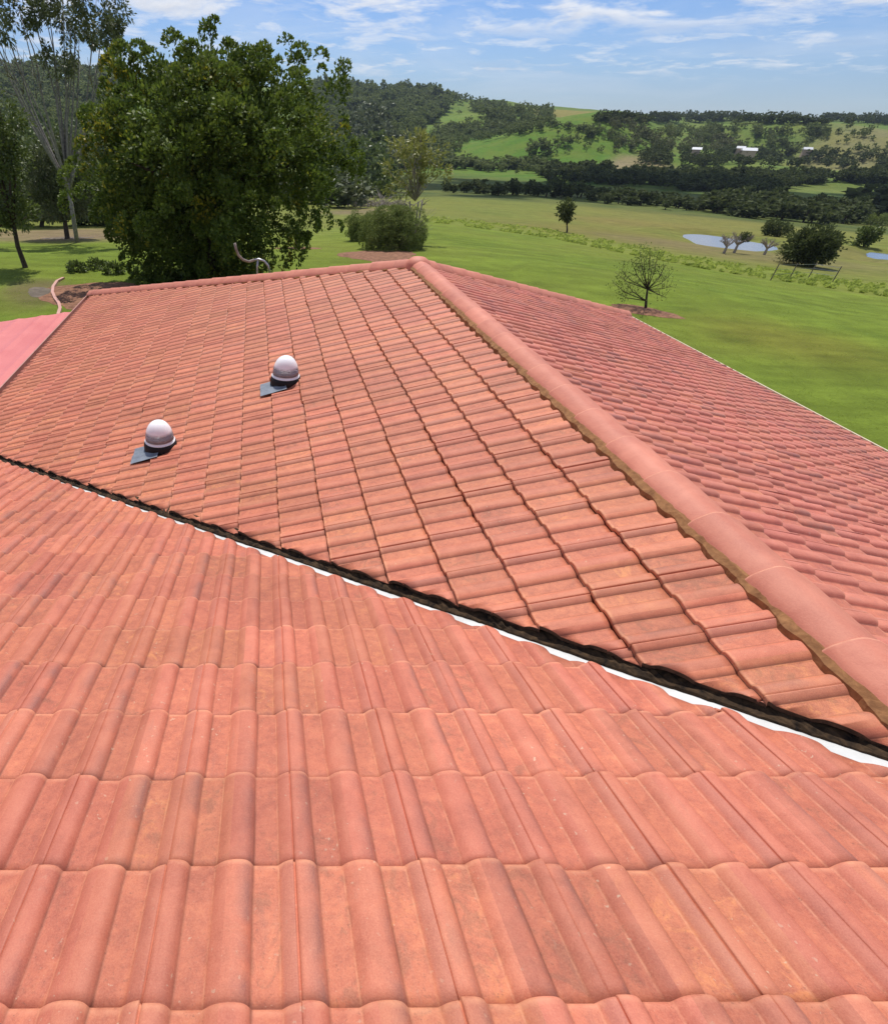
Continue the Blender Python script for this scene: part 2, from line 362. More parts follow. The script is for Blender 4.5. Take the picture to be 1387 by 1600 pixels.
def H(x, y, ponds=True):
    x = np.asarray(x, float); y = np.asarray(y, float)
    dx, dy = x - CAM[0], y - CAM[1]; r = np.maximum(np.hypot(dx, dy), 3.01); a = np.arctan2(dx, dy)
    ia = np.clip((a - gA[0]) / (gA[1] - gA[0]), 0, NA - 1.001); ir = np.clip((np.log(r) - gL[0]) / (gL[1] - gL[0]), 0, NR - 1.001)
    i0 = ia.astype(int); j0 = ir.astype(int); fa = ia - i0; fr = ir - j0
    z = (G[i0, j0] * (1 - fa) + G[i0 + 1, j0] * fa) * (1 - fr) + (G[i0, j0 + 1] * (1 - fa) + G[i0 + 1, j0 + 1] * fa) * fr
    z = z + vnoise(x / 120, y / 120, 6) * np.clip((r - 480) / 200, 0, 1) * (6 + 12 * np.clip((1080 - r) / 200, 0, 1)) + vnoise(x / 55, y / 55, 1) * np.clip((r - 430) / 400, 0, 1) * 6.0 + vnoise(x / 20, y / 20, 2) * np.clip((r - 300) / 500, 0, 1) * 1.2
    z = z + vnoise(x / 6, y / 6, 3) * np.clip((r - 24) / 60, 0, 1) * .12
    for (kx, ky, kr, kh) in KNOLLS if ponds is not None else ():
        z = z + kh * np.exp(-((x - kx) ** 2 + (y - ky) ** 2) / (kr * kr))
    if ponds:
        for (px, py, lv, rx, ry, ro) in PONDS:
            ux = (x - px) * math.cos(ro) + (y - py) * math.sin(ro); uy = -(x - px) * math.sin(ro) + (y - py) * math.cos(ro)
            q = np.sqrt((ux / rx) ** 2 + (uy / ry) ** 2) + .12 * np.sin(3 * np.arctan2(uy, ux) + px)
            wgt = np.clip((2.7 - q) / 1.6, 0, 1); wgt = wgt * wgt * (3 - 2 * wgt)
            tgt = lv - .1 + np.clip(q - 1.0, -.5, 1.0) * .8
            z = z * (1 - wgt) + tgt * wgt
    return z
_RR = np.exp(np.linspace(math.log(8), math.log(6000), 900))
KNOLLS = []
def ground(px, py, ponds=True):
    v = ray(px, py); hh = math.hypot(v[0], v[1]); R_ = _RR
    for _ in range(2):
        P_ = CAM + v * (R_ / hh)[:, None]; d = P_[:, 2] - H(P_[:, 0], P_[:, 1], ponds); k = np.nonzero(d < 0)[0]
        if not len(k) or k[0] == 0: return None
        k = k[0]; lo, hi = R_[k - 1], R_[k]; R_ = np.linspace(lo, hi, 12)
    r = lo + (hi - lo) * d[k - 1] / (d[k - 1] - d[k]); p = CAM + v * (r / hh)
    return np.array([p[0], p[1], float(H(p[0], p[1], ponds))])
def rdist(p): return math.hypot(p[0] - CAM[0], p[1] - CAM[1])
def pxm(p):       # picture pixels (1387 px wide photograph) per metre at p
    return FPX / float((np.asarray(p) - CAM) @ FW)
KNOLLS += [tuple(g_[:2]) + (kr, kh) for g_, kr, kh in [(ground(a, b, False), c_, d_) for a, b, c_, d_ in ((862, 232, 75, 20), (760, 192, 50, 6), (1010, 226, 55, 10), (1120, 220, 55, 9), (1215, 226, 50, 8), (1300, 222, 50, 6), (930, 200, 45, 4), (690, 215, 50, 8), (1170, 238, 45, 8), (1360, 236, 45, 6))] if g_ is not None]
for (x0, x1, y0, y1, kk) in ((1076, 1196, 368, 389, 1), (1296, 1350, 392, 408, 2), (1362, 1440, 396, 412, 3)):
    c = ground((x0 + x1) / 2, (y0 + y1) / 2, False); lv_ = float(c[2]) - .15
    def onl(x, y):
        v = ray(x, y); return CAM + v * ((lv_ - CAM[2]) / v[2])
    c = onl((x0 + x1) / 2, (y0 + y1) / 2); wv = onl(x1, (y0 + y1) / 2 + 3) - onl(x0, (y0 + y1) / 2 - 1); n_, f_ = onl((x0 + x1) / 2, y1), onl((x0 + x1) / 2, y0)
    PONDS.append((c[0], c[1], lv_, np.hypot(wv[0], wv[1]) / 2, max(2.5, np.hypot(*(f_ - n_)[:2]) / 2), math.atan2(wv[1], wv[0])))

# terrain sheet, polar round the house, dense where it is seen
azs = np.concatenate([np.linspace(-PI, -.75, 60, endpoint=False), np.linspace(-.75, 1.15, 520, endpoint=False), np.linspace(1.15, PI, 60, endpoint=False)])
rs = np.concatenate([[0.5, 2, 4, 6], np.exp(np.linspace(math.log(8), math.log(9000), 330))])
AA, RR = np.meshgrid(azs, rs, indexing='ij'); X = CAM[0] + RR * np.sin(AA); Y = CAM[1] + RR * np.cos(AA); Z = H(X, Y)
na, nr = AA.shape; idx = np.arange(na * nr).reshape(na, nr); i2 = np.roll(idx, -1, 0)
fc = np.stack([idx[:, :-1], idx[:, 1:], i2[:, 1:], i2[:, :-1]], -1).reshape(-1, 4)[:, ::-1]
terrain = mesh_obj('ground', np.stack([X, Y, Z], -1).reshape(-1, 3), fc, None, None, True)
tag(terrain, kind='structure', label='green lawn falling to a valley of paddocks and grassy hills')
# what grows where (surface colours, darker over the valley fields)
def lawn_edge(az):
    xs = [-250, 60, 300, 560, 640, 700, 860, 965, 1120, 1200, 1387, 1600]; ys = [385, 380, 378, 362, 345, 350, 372, 394, 424, 436, 464, 490]
    A_, R_ = [], []
    for x, y in zip(xs, ys):
        g = ground(x, y); A_.append(math.atan2(g[0] - CAM[0], g[1] - CAM[1])); R_.append(rdist(g))
    return np.interp(az, A_, R_)
LE = lawn_edge(azs)
LAWN = np.array([.138, .188, .022]); STRIP = np.array([.165, .205, .032]); PAD = np.array([.160, .180, .036]); FIELD = np.array([.070, .095, .024]); HILL = np.array([.115, .178, .032])
def sst(a, b, x): t = np.clip((x - a) / (b - a), 0, 1); return t * t * (3 - 2 * t)
le = LE[:, None] * (1 + .02 * np.sin(AA * 60))
colr = LAWN[None, None] * np.ones(AA.shape + (1,))
def lay(mask, c):
    global colr
    colr = colr * (1 - mask[..., None]) + np.array(c) * mask[..., None]
lay(sst(.985, 1.0, RR / le), STRIP); lay(sst(1.16, 1.24, RR / le), PAD)
lay(sst(175, 190, RR), FIELD); lay(sst(430, 560, RR), HILL)
nzf = vnoise(X / 70, Y / 70, 9); lay(sst(.1, .6, nzf) * sst(400, 520, RR) * .55, [.07, .12, .025])
def patch(px, py, rad, c, amt=1.0, soft=.35, sy=1.0):
    g = ground(px, py)
    if g is None: return
    a = math.atan2(g[0] - CAM[0], g[1] - CAM[1]); dx, dy = X - g[0], Y - g[1]
    t = dx * math.cos(a) - dy * math.sin(a); q = dx * math.sin(a) + dy * math.cos(a)
    d = np.sqrt(t ** 2 + (q / sy) ** 2) / rad + .18 * vnoise(X / rad * 2, Y / rad * 2, 5)
    lay((1 - sst(1 - soft, 1 + soft, d)) * amt, c)
patch(900, 178, 60, [.25, .21, .06], .9, .3, 2.5); patch(940, 190, 40, [.25, .20, .07], .8)
patch(840, 222, 110, [.085, .175, .018], .9, .4, 2); patch(720, 182, 60, [.13, .20, .03], .9, .3, 2)
patch(1250, 210, 120, [.13, .19, .04], .8, .4, 2); patch(1370, 235, 50, [.22, .19, .09], .8, .4, 2)
patch(870, 300, 80, [.11, .14, .035], .7, .5); patch(1290, 310, 40, [.13, .18, .04], .9, .3, 2); patch(1000, 262, 22, [.30, .22, .14], .8, .3, 1.5)
patch(1020, 352, 16, [.21, .15, .05], .6, .6, 1.2); patch(970, 368, 14, [.17, .13, .04], .6, .6); patch(1100, 345, 25, [.20, .17, .05], .5, .6)
patch(1140, 392, 14, [.20, .15, .08], .55, .5, .8); patch(1325, 402, 9, [.18, .14, .07], .5, .5, .8); patch(1225, 530, 3.0, [.15, .12, .02], .5, .7, 1); patch(30, 292, 30, [.24, .22, .19], .8, .3, 1); patch(110, 366, 9, [.22, .15, .10], .85, .4, .8)
patch(580, 330, 9, [.20, .14, .09], .7, .5, 1.5); patch(60, 455, 1.4, [.14, .10, .06], .8, .4, 1.6); patch(35, 470, 1.2, [.12, .12, .03], .5, .5, 1.6)
ca = terrain.data.color_attributes.new('soil', 'FLOAT_COLOR', 'POINT')
ca.data.foreach_set('color', np.concatenate([colr, np.ones(AA.shape + (1,))], -1).astype(np.float32).ravel())
s = NT('meadow'); at = s.n('ShaderNodeAttribute', attribute_name='soil'); P = objco(s)
a1 = s.noise(P, .045, 5, .6, .3); a2 = s.noise(P, .6, 6, .65, .4); a3 = s.noise(P, 9, 4, .7)
mpn = s.n('ShaderNodeMapping'); mpn.inputs['Rotation'].default_value = (0, 0, .5); mpn.inputs['Scale'].default_value = (.12, 1, 1); s.link(P, mpn.inputs[0])
a4 = s.noise(mpn.outputs[0], .9, 4, .6)
a5 = s.noise(P, 28, 5, .8); f = s.math('ADD', s.math('MULTIPLY', a2, .42), s.math('ADD', s.math('MULTIPLY', s.math('ADD', a3, a5), .17), s.math('MULTIPLY', a4, .34)))
val = s.ramp(f, [(.36, .50), (.55, .95), (.74, 1.55)])
c = s.mix(1.0, at.outputs['Color'], val, 'MULTIPLY')
c = s.mix(s.math('MULTIPLY', s.ramp(a1, [(.42, 0), (.62, 1)]), .32), c, (.21, .20, .04))
c = s.mix(s.math('MULTIPLY', s.ramp(s.noise(P, .22, 5, .6), [(.55, 0), (.72, 1)]), .35), c, (.05, .10, .012))
s.bump(s.math('ADD', a3, s.math('MULTIPLY', a2, 3.0)), .55, .05)
terrain.data.materials.append(s.done(c, .95, .1))
# water
s = NT('pond_water'); nz = s.noise(objco(s), 2.5, 3, .5); s.bump(nz, .15, .02); M['water'] = s.done((.10, .12, .14), .08, .9)
for (px, py, lv, rx, ry, ro) in PONDS:
    vs = [(px, py, lv - .12)]
    for k in range(48):
        t = 2 * PI * k / 48; q = 1.12
        ux, uy = q * rx * math.cos(t), q * ry * math.sin(t)
        vs.append((px + ux * math.cos(ro) - uy * math.sin(ro), py + ux * math.sin(ro) + uy * math.cos(ro), lv - .12))
    tag(mesh_obj('pond_water', vs, [(0, 1 + k, 1 + (k + 1) % 48) for k in range(48)], M['water']), kind='structure')

# ------------------------------------------------------------------ the house roof
RU, EX = .165, .30862
TF, TM, TR = math.tan(.33155), .31064, 1.99 / 6.555
WL, WR, LA, EZ, PSI = 6.416, 6.555, 7.466, -1.99, -.02335
LCL, LCR = 13.45, 12.09
def mf(x, y, z=0.0):                    # wing frame -> world
    return np.array([x + y * math.sin(PSI), y - x * math.sin(PSI), z])
house = thing('house', 'brick house under a salmon terracotta tile roof with hips, a ridge and an open valley', 'house')
PH = [0, .03, .10, .22, .34, .385, .41, .44, .49, .545, .60, .655, .71, .765, .82, .87, .915, .95, .98]
def prof(ph):
    xs = [0, .03, .385, .41, .44, .49, .545, .60, .655, .71, .765, .82, .87, .915, .95, .98, 1.0]
    hs = [0.0, -.001, -.001, .0025, .0075, .0150, .0205, .0240, .0262, .0273, .0276, .0270, .0250, .0208, .0145, .006, 0.0]
    return np.interp(ph, xs, hs)
def tile_slope(name, mat, O, u, v, ur, vr, uoff, voff, cuts, keep, hi=True, cutmat=None, thick=.022, hk=1.0, jit=1.0, lap=.021):
    """grid in (roll, course) space following the tile section; O origin on the ridge line, v runs down the slope"""
    u = Vector(u).normalized(); v = Vector(v).normalized(); n = u.cross(v)
    if n.z < 0: n = -n
    us = []
    for i in range(int(math.floor(ur[0])), int(math.ceil(ur[1]))):
        if hi:
            for p in PH: us.append((i, p, 0))
            if i % 2 == 0: us += [(i, .628, 0), (i, .632, -.0075), (i, .645, -.0075), (i, .649, -.0022)]
        else:
            for p in (0, .2, .4, .5, .62, .76, .88, .95): us.append((i, p, 0))
    us.sort(key=lambda t: t[0] + t[1])
    VP = [(0.006, 0), (.12, 0), (.5, 0), (.86, 0), (.965, 0), (.982, -.0012), (.991, -.0042), (.9945, -.013), (.9975, -.026)] if hi else [(.006, 0), (.5, 0), (.97, 0), (.99, -.004), (.997, -.024)]
    vs = [(j, p, d) for j in range(int(math.floor(vr[0])), int(math.ceil(vr[1]))) for p, d in VP]
    U = np.array([a + b for a, b, c in us]); hu = np.array([prof(b) * hk + c for a, b, c in us])
    tu = np.floor((np.array([a for a, b, c in us]) + np.array([1.0 if b > .64 else 0.0 for a, b, c in us]) + 1) / 2).astype(int)
    Vv = np.array([a + b for a, b, c in vs]); lv = np.array([lap * b + c for a, b, c in vs]); tv = np.array([a for a, b, c in vs])
    r1 = rng.normal(0, 1, (tu.max() - tu.min() + 1, tv.max() - tv.min() + 1)); r2_ = rng.normal(0, 1, r1.shape)
    A = r1[np.ix_(tu - tu.min(), tv - tv.min())]; B = r2_[np.ix_(tu - tu.min(), tv - tv.min())]
    fv = Vv - tv; hh = hu[:, None] + lv[None, :] + .0013 * jit * A * fv[None, :] + .001 * B
    ub = (U * RU)[:, None] + .0015 * B + 0 * hh; vb = (Vv * EX)[None, :] + .003 * A * fv[None, :] + 0 * hh
    row = rng.normal(0, .003, tv.max() - tv.min() + 1)[tv - tv.min()]; ub = ub + row[None, :] + uoff; vb = vb + voff
    warp = .006 * np.sin(ub * .9 + vb * .7) + .004 * np.sin(ub * 2.3 - vb * 1.4); hh = hh + warp
    O, un, vn, nn = map(np.array, (O, u, v, n))
    Pt = O + ub[..., None] * un + vb[..., None] * vn + hh[..., None] * nn
    uvs = np.stack([U[:, None] + 0 * hh, Vv[None, :] + 0 * hh], -1).reshape(-1, 2)
    nu, nv = hh.shape; ix = np.arange(nu * nv).reshape(nu, nv)
    F_ = np.stack([ix[:-1, :-1], ix[1:, :-1], ix[1:, 1:], ix[:-1, 1:]], -1).reshape(-1, 4)
    cen = Pt.reshape(-1, 3)[F_].mean(1); F_ = F_[keep(cen[:, 0], cen[:, 1], .6)]
    if np.dot(np.cross(un, vn), nn) < 0: F_ = F_[:, ::-1]
    o = mesh_obj(name, Pt.reshape(-1, 3), F_, mat, house, True, uvs)
    bm = bmesh.new(); bm.from_mesh(o.data)
    for (co, no) in cuts:
        bmesh.ops.bisect_plane(bm, geom=bm.verts[:] + bm.edges[:] + bm.faces[:], plane_co=tuple(co), plane_no=tuple(no), clear_outer=False, clear_inner=False)
    bm.faces.ensure_lookup_table()
    cs = np.array([f.calc_center_median() for f in bm.faces]); k = keep(cs[:, 0], cs[:, 1], 0.0)
    bmesh.ops.delete(bm, geom=[f for f, q in zip(bm.faces[:], k) if not q], context='FACES')
    bmesh.ops.delete(bm, geom=[x for x in bm.verts if not x.link_faces], context='VERTS')
    be = [e for e in bm.edges if e.is_boundary]
    r = bmesh.ops.extrude_edge_only(bm, edges=be)
    for x in r['geom']:
        if isinstance(x, bmesh.types.BMVert): x.co -= Vector(nn) * thick
        elif isinstance(x, bmesh.types.BMFace):
            x.smooth = False
            if cutmat: x.material_index = 1
    if cutmat: o.data.materials.append(cutmat)
    bm.to_mesh(o.data); bm.free(); return o
# plan functions
def wing(x, y): return x - y * math.sin(PSI), y + x * math.sin(PSI)
GM, GF = .074, .082
def vl(x): return (TM / TF) * (-x)      # valley line, left, y for x<0 (in the wing frame)
YE = -EZ / TF                            # front roof eave
def keepF(x, y, m):
    a, b = wing(x, y)
    notch = np.where(a < 0, b > (TM / TF) * (-a) - GF + m, (b > (TR / TF) * a - GF + m) | (b > 3.3))
    return (~notch) & (y < YE + .02 + m)
def keepM(x, y, m):
    a, b = wing(x, y)
    return (a < 0 + m) & (a > -WL - m) & (b > (TM / TF) * (-a) + GM - m) & ((b - LA) * WL < (LCL - LA) * (-a) + m * 6)
def keepR(x, y, m):
    a, b = wing(x, y)
    return (a > 0 - m) & (a < WR + m) & (b > np.minimum((TR / TF) * a + GM, 3.0) - m) & ((b - LA) * WR < (LCR - LA) * a + m * 6)
def keepH(x, y, m):
    a, b = wing(x, y)
    return ((b - LA) * WL > (LCL - LA) * (-a) - m * 6) & ((b - LA) * WR > (LCR - LA) * a - m * 6) & ((b - LCL) * (WL + WR) < (LCR - LCL) * (a + WL) + m * 13)
def vplane(p, q):                        # vertical plane through two plan points of the wing frame
    p, q = mf(*p), mf(*q); d = q - p; n = np.array([-d[1], d[0], 0]); return (p, n / np.linalg.norm(n))
ux, uy = mf(1, 0)[:2], mf(0, 1)[:2]
EXv, EYv = np.array([ux[0], ux[1], 0]), np.array([uy[0], uy[1], 0]); EXv /= np.linalg.norm(EXv); EYv /= np.linalg.norm(EYv)
cv1 = vplane((0, -GF), (-8, vl(-8) - GF)); cv2 = vplane((0, -GF), (9, 9 * TR / TF - GF))
dF = np.array([0, 1, -TF]); s0 = -.4960
fo = tile_slope('front_slope', M['tile'], (0, 0, 0), (1, 0, 0), dF, (-52, 42), (-9, 22), -2.3482, s0, [cv1, cv2, ((0, YE, 0), (0, 1, 0))], keepF, True, M['cut'], .022, .84, 1.3, .0165)
dM = -EXv + np.array([0, 0, -TM])
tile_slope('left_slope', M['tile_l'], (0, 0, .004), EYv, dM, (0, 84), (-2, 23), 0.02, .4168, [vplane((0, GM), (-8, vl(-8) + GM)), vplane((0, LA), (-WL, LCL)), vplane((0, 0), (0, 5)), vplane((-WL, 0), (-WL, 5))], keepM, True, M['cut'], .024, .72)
dR = EXv + np.array([0, 0, -TR])
tile_slope('right_slope', M['tile_r'], (0, 0, .004), -EYv, dR, (-82, 0), (-2, 24), 0.02, .4168, [vplane((0, GM), (9, 9 * TR / TF + GM)), vplane((0, LA), (WR, LCR)), vplane((0, 0), (0, 5)), vplane((WR, 0), (WR, 5))], keepR, True, M['cut'], .025, .80, 3.2, .025)
pL, pR_, pA = mf(-WL, LCL, EZ), mf(WR, LCR, EZ), mf(0, LA, 0)
ue = (pR_ - pL) / np.linalg.norm(pR_ - pL); nh = np.cross(ue, pL - pA); nh /= np.linalg.norm(nh); nh = nh if nh[2] > 0 else -nh
vh = np.cross(ue, nh); vh = vh if vh[2] < 0 else -vh
tile_slope('hip_end_slope', M['tile'], pA, ue, vh, (-44, 44), (-1, 22), 0, .1, [vplane((0, LA), (-WL, LCL)), vplane((0, LA), (WR, LCR)), vplane((-WL, LCL), (WR, LCR))], keepH, False, None, .02)
# back slope of the main roof (behind the photographer)
yb = s0 - 9 * EX * math.cos(.33155); zb = -TF * yb; XL, XR = -2.3482 - 52 * RU, -2.3482 + 42 * RU
# underlay boards below the tiles: one sheet per slope
u_ = MB()
def low(p, d=.075): return (p[0], p[1], p[2] - d)
V0 = mf(0, 0, 0); VLp = mf(-WL, vl(-WL), EZ); VRp = mf(WR, WR * TR / TF, EZ)
ul = [low(mf(0, 0, 0)), low(mf(0, LA, 0)), low(pL), low(mf(-WL, vl(-WL), EZ)), low(pR_), low(mf(WR, WR * TR / TF, EZ)),
      low((XL, YE, EZ)), low((XR, YE, EZ)), low((XL, yb, zb)), low((XR, yb, zb)), low((0, yb, zb))]
u_.add(ul, [(0, 1, 2, 3), (0, 5, 4, 1), (1, 4, 2), (8, 6, 3, 0), (8, 0, 10), (10, 0, 9), (9, 0, 5, 7)])
u_.obj('underlay', M['under'], house)
bs = MB(); bs.add([(XL, yb, zb), (XR, yb, zb), (XR, yb - 6, zb - 6 * TF), (XL, yb - 6, zb - 6 * TF)], [(0, 1, 2, 3)]); bs.obj('back_slope', M['tile'], house)

# valley flashing: a shallow metal trough under both cut edges
def valley(sgn):
    T = TM if sgn < 0 else TR; Wd = WL if sgn < 0 else 2.9
    m_ = MB(); N = 26; sec = []
    for i in range(N + 1):
        a = sgn * (Wd + .1) * i / N; b0 = (T / TF) * abs(a); row = []
        for off, dz in ((-.30, -.012), (-.125, -.014), (-.115, -.012), (-.085, -.008), (.0, -.006), (.035, -.020), (.12, -.024), (.30, -.012)):
            b = b0 + off; z = (-TF * b if off <= 0 else -T * abs(a)) ; row.append(mf(a, b, z + dz + .003 * math.sin(i * 1.7)))
        sec.append(row)
    K = 8; vs = [p for r_ in sec for p in r_]
    m_.add(vs, [(i * K + k, i * K + k + 1, (i + 1) * K + k + 1, (i + 1) * K + k) for i in range(N) for k in range(K - 1)])
    m_.obj('valley_flashing', M['zinc'], house)
    # overhang shade painted as a near-black strip, with brown bits of old bedding
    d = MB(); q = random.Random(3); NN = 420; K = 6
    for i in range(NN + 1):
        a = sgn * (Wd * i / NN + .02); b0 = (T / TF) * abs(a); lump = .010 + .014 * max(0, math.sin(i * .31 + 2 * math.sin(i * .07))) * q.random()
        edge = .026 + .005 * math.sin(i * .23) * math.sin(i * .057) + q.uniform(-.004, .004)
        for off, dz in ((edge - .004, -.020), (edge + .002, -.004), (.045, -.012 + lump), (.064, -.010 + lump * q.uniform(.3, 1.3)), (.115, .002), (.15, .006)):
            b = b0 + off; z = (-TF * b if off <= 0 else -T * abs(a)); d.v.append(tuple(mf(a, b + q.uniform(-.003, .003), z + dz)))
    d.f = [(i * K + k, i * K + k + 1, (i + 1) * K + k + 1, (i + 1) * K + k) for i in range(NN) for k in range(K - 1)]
    d.obj('valley_shade_strip', M['valley_shade'], house)
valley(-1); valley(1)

# ridge and hip capping: overlapping angular caps on a bed of mortar
def capping(p0, p1, n0, hw=(.118, .135), rise=.085, seg=.405, start=0.0, base=.034):
    p0, p1 = Vector(p0), Vector(p1); L = (p1 - p0).length; d = (p1 - p0).normalized(); side = d.cross(Vector((0, 0, 1))).normalized(); upv = side.cross(d).normalized()
    tl, tr = n0                          # fall of the two slopes beside the line, per metre sideways
    i = 0; t = -start
    objs = []
    while t < L - .02:
        q = random.Random(i * 13 + int(L * 100)); e = min(t + seg + .035, L + .03); a = max(t, 0.0)
        jw, jh, tw = q.uniform(-.004, .004), q.uniform(-.003, .004), q.uniform(-.006, .006)
        sec = [(-hw[0], 0.0), (-hw[0] + .008, .010), (-hw[0] * .80, .26), (-hw[0] * .45, .64), (-.022, .95), (.0, 1.0), (.022, .95), (hw[1] * .45, .64), (hw[1] * .80, .26), (hw[1] - .008, .010), (hw[1], 0.0)]
        m_ = MB(); K = len(sec); rings = []
        for (s_, g_) in ((a, 1.0), (a + .02, 1.0), (a + (e - a) * .5, 1.02), (e - .018, 1.03), (e - .006, 1.033), (e, 1.02)):
            lift = .010 * (s_ - t) / seg; ring = []
            for (x, h_) in sec:
                fall = (-tl if x < 0 else -tr) * abs(x) * .92
                lo = base + fall + lift; hi_ = base + rise + jh + lift
                z = lo + (hi_ - lo) * h_ if h_ > .005 else lo - .014
                ring.append(p0 + d * s_ + side * (x * g_ + jw + tw * (s_ - t)) + upv * z)
            rings.append(ring)
        for ring in rings: m_.v += [tuple(r_) for r_ in ring]
        for a_ in range(len(rings) - 1):
            for k in range(K - 1): m_.f.append((a_ * K + k, a_ * K + k + 1, (a_ + 1) * K + k + 1, (a_ + 1) * K + k))
        b_ = len(m_.v)
        for ring in (rings[0], rings[-1]):
            for r_ in ring: m_.v.append(tuple(r_ - upv * .016 - (r_ - (p0 + d * ((r_ - p0).dot(d)))).normalized() * .004))
        for k in range(K - 1):
            m_.f.append((k, b_ + k, b_ + k + 1, k + 1)); o_ = (len(rings) - 1) * K
            m_.f.append((o_ + k, o_ + k + 1, b_ + K + k + 1, b_ + K + k))
        o = m_.obj('ridge_cap', M['cap'], house, True); objs.append(o); o.data.materials.append(M['cap_edge'])
        for f_i in range(4 * (K - 1), 5 * (K - 1)): o.data.polygons[f_i].material_index = 1
        t += seg; i += 1
    return objs
def bedding(p0, p1, n0, off, wdt, base=.020):
    p0, p1 = Vector(p0), Vector(p1); L = (p1 - p0).length; d = (p1 - p0).normalized(); side = d.cross(Vector((0, 0, 1))).normalized(); upv = side.cross(d).normalized()
    N = int(L / .03); m_ = MB(); q = random.Random(5)
    for sg, T in ((-1, n0[0]), (1, n0[1])):
        b = len(m_.v)
        for i in range(N + 1):
            s_ = L * i / N; w1 = wdt + .006 * math.sin(i * .9) + q.uniform(-.004, .004)
            for x, z in ((off - .03, base + .042), (off + .006, base + .036 + q.uniform(-.002, .002)), (off + w1 - .004, base + .020), (off + w1, base - .045)):
                m_.v.append(tuple(p0 + d * s_ + side * (sg * x) + upv * (z - T * x)))
        for i in range(N):
            for k in range(3): m_.f.append((b + i * 4 + k, b + i * 4 + k + 1, b + (i + 1) * 4 + k + 1, b + (i + 1) * 4 + k))
    m_.obj('mortar_bed', M['mortar'], house)
rA = mf(0, -.15, 0.0); 
# facing from the junction to the apex: side (-) is the left slope
capping(rA, mf(0, LA, 0), (TM, TR), hw=(.116, .172), start=.1, rise=.032, base=.048)
bedding(rA, mf(0, LA, 0), (TM, TR), .106, .036)
for c_, sl1, sl2 in ((pL, .245, .245), (pR_, .24, .24)):
    dd = Vector(c_ - pA); Lh = dd.length
    capping(pA + np.array([0, 0, -.012]), c_, (sl1 * .9, sl2 * .9), hw=(.13, .13), start=.1, rise=.062, base=.046)
    bedding(pA, c_, (sl1, sl2), .108, .03, .014)
# apex dome where three lines of caps meet
m_ = MB(); m_.lathe([(.185, -.035), (.175, .03), (.145, .075), (.09, .112), (.0, .128)], tuple(pA + np.array([.0, .0, .0])), 20); m_.obj('ridge_cap', M['cap'], house, True)
# the capping of the main ridge behind the photographer
capping((XL, yb, zb), (XR, yb, zb), (TF, TF), start=0)

# gutters, fascia, walls
def gutter(p, q, outv, mat, wd=.10):
    p, q, o_ = Vector(p), Vector(q), Vector(outv).normalized(); sec = [(-.01, .0), (-.01, -.09), (wd, -.09), (wd, .012), (wd + .018, .016), (wd + .018, .002), (wd + .008, 0), (wd + .008, -.10), (-.02, -.10), (-.02, 0)]
    m_ = MB(); K = len(sec)
    for e in (p, q):
        for x, z in sec: m_.v.append(tuple(e + o_ * x + Vector((0, 0, z))))
    for k in range(K): m_.f.append((k, (k + 1) % K, K + (k + 1) % K, K + k))
    m_.f += [tuple(range(K))[::-1], tuple(range(K, 2 * K))]
    return m_.obj('gutter', mat, house)
gz = np.array([0, 0, -.01])
gutter(VLp + gz - EXv * .02, pL + gz - EXv * .02, -EXv, M['gutter'], .085)
gutter(mf(WR, 3.05, EZ) + gz + EXv * .02, pR_ + gz + EXv * .02, EXv, M['gutter_cream'], .085)
gutter(pL + gz - 0 * EXv, pR_ + gz, np.cross(ue, [0, 0, 1]) * (1 if np.cross(ue, [0, 0, 1])[1] > 0 else -1), M['gutter'], .1)
gutter((XL, YE + .02, EZ - .01), (VLp[0], YE + .02, EZ - .01), (0, 1, 0), M['gutter'])
def wall(poly, z0, z1):
    n_ = len(poly); m_ = MB()
    m_.add([(p[0], p[1], z0) for p in poly] + [(p[0], p[1], z1) for p in poly], [(i, (i + 1) % n_, n_ + (i + 1) % n_, n_ + i) for i in range(n_)] + [tuple(range(n_, 2 * n_))])
    return m_.obj('wall', M['brick'], house)
ins = .5
wall([mf(-WL + ins, 3), mf(WR - ins, 3), mf(WR - ins, LCR - ins), mf(-WL + ins, LCR - ins)], -4.9, EZ - .12)
wall([(XL + ins, YE - ins, 0), (XL + ins, -7.5, 0), (XR - ins, -7.5, 0), (XR - ins, YE - ins, 0)], -4.9, EZ - .14)

# ------------------------------------------------------------------ roof ventilating skylights
def on_left(px, py):
    v = ray(px, py); nrm = np.array([EXv[0], EXv[1], 0]) * -TM + np.array([0, 0, 1.0])   # z - TM*x' = 0
    s_ = -(nrm @ CAM) / (nrm @ v); return CAM + v * s_
s = NT('clear_dome'); _z = s.n('ShaderNodeSeparateXYZ'); s.link(objco(s), _z.inputs[0]); s.link(s.ramp(_z.outputs[2], [(.092, .05), (.105, .85), (.165, .75), (.195, .04)]), s.b.inputs['Transmission Weight']); s.b.inputs['Alpha'].default_value = 1
nz = s.noise(objco(s), 6, 4, .6); s.b.inputs['IOR'].default_value = 1.2
M['dome'] = s.done(s.ramp(nz, [(.3, (.90, .91, .92)), (.7, (.97, .97, .97))]), .16, .6)
M['tube'] = simple_mat('bright_tube', (.25, .27, .30), (.40, .42, .45), 20, .35, 0, .5)
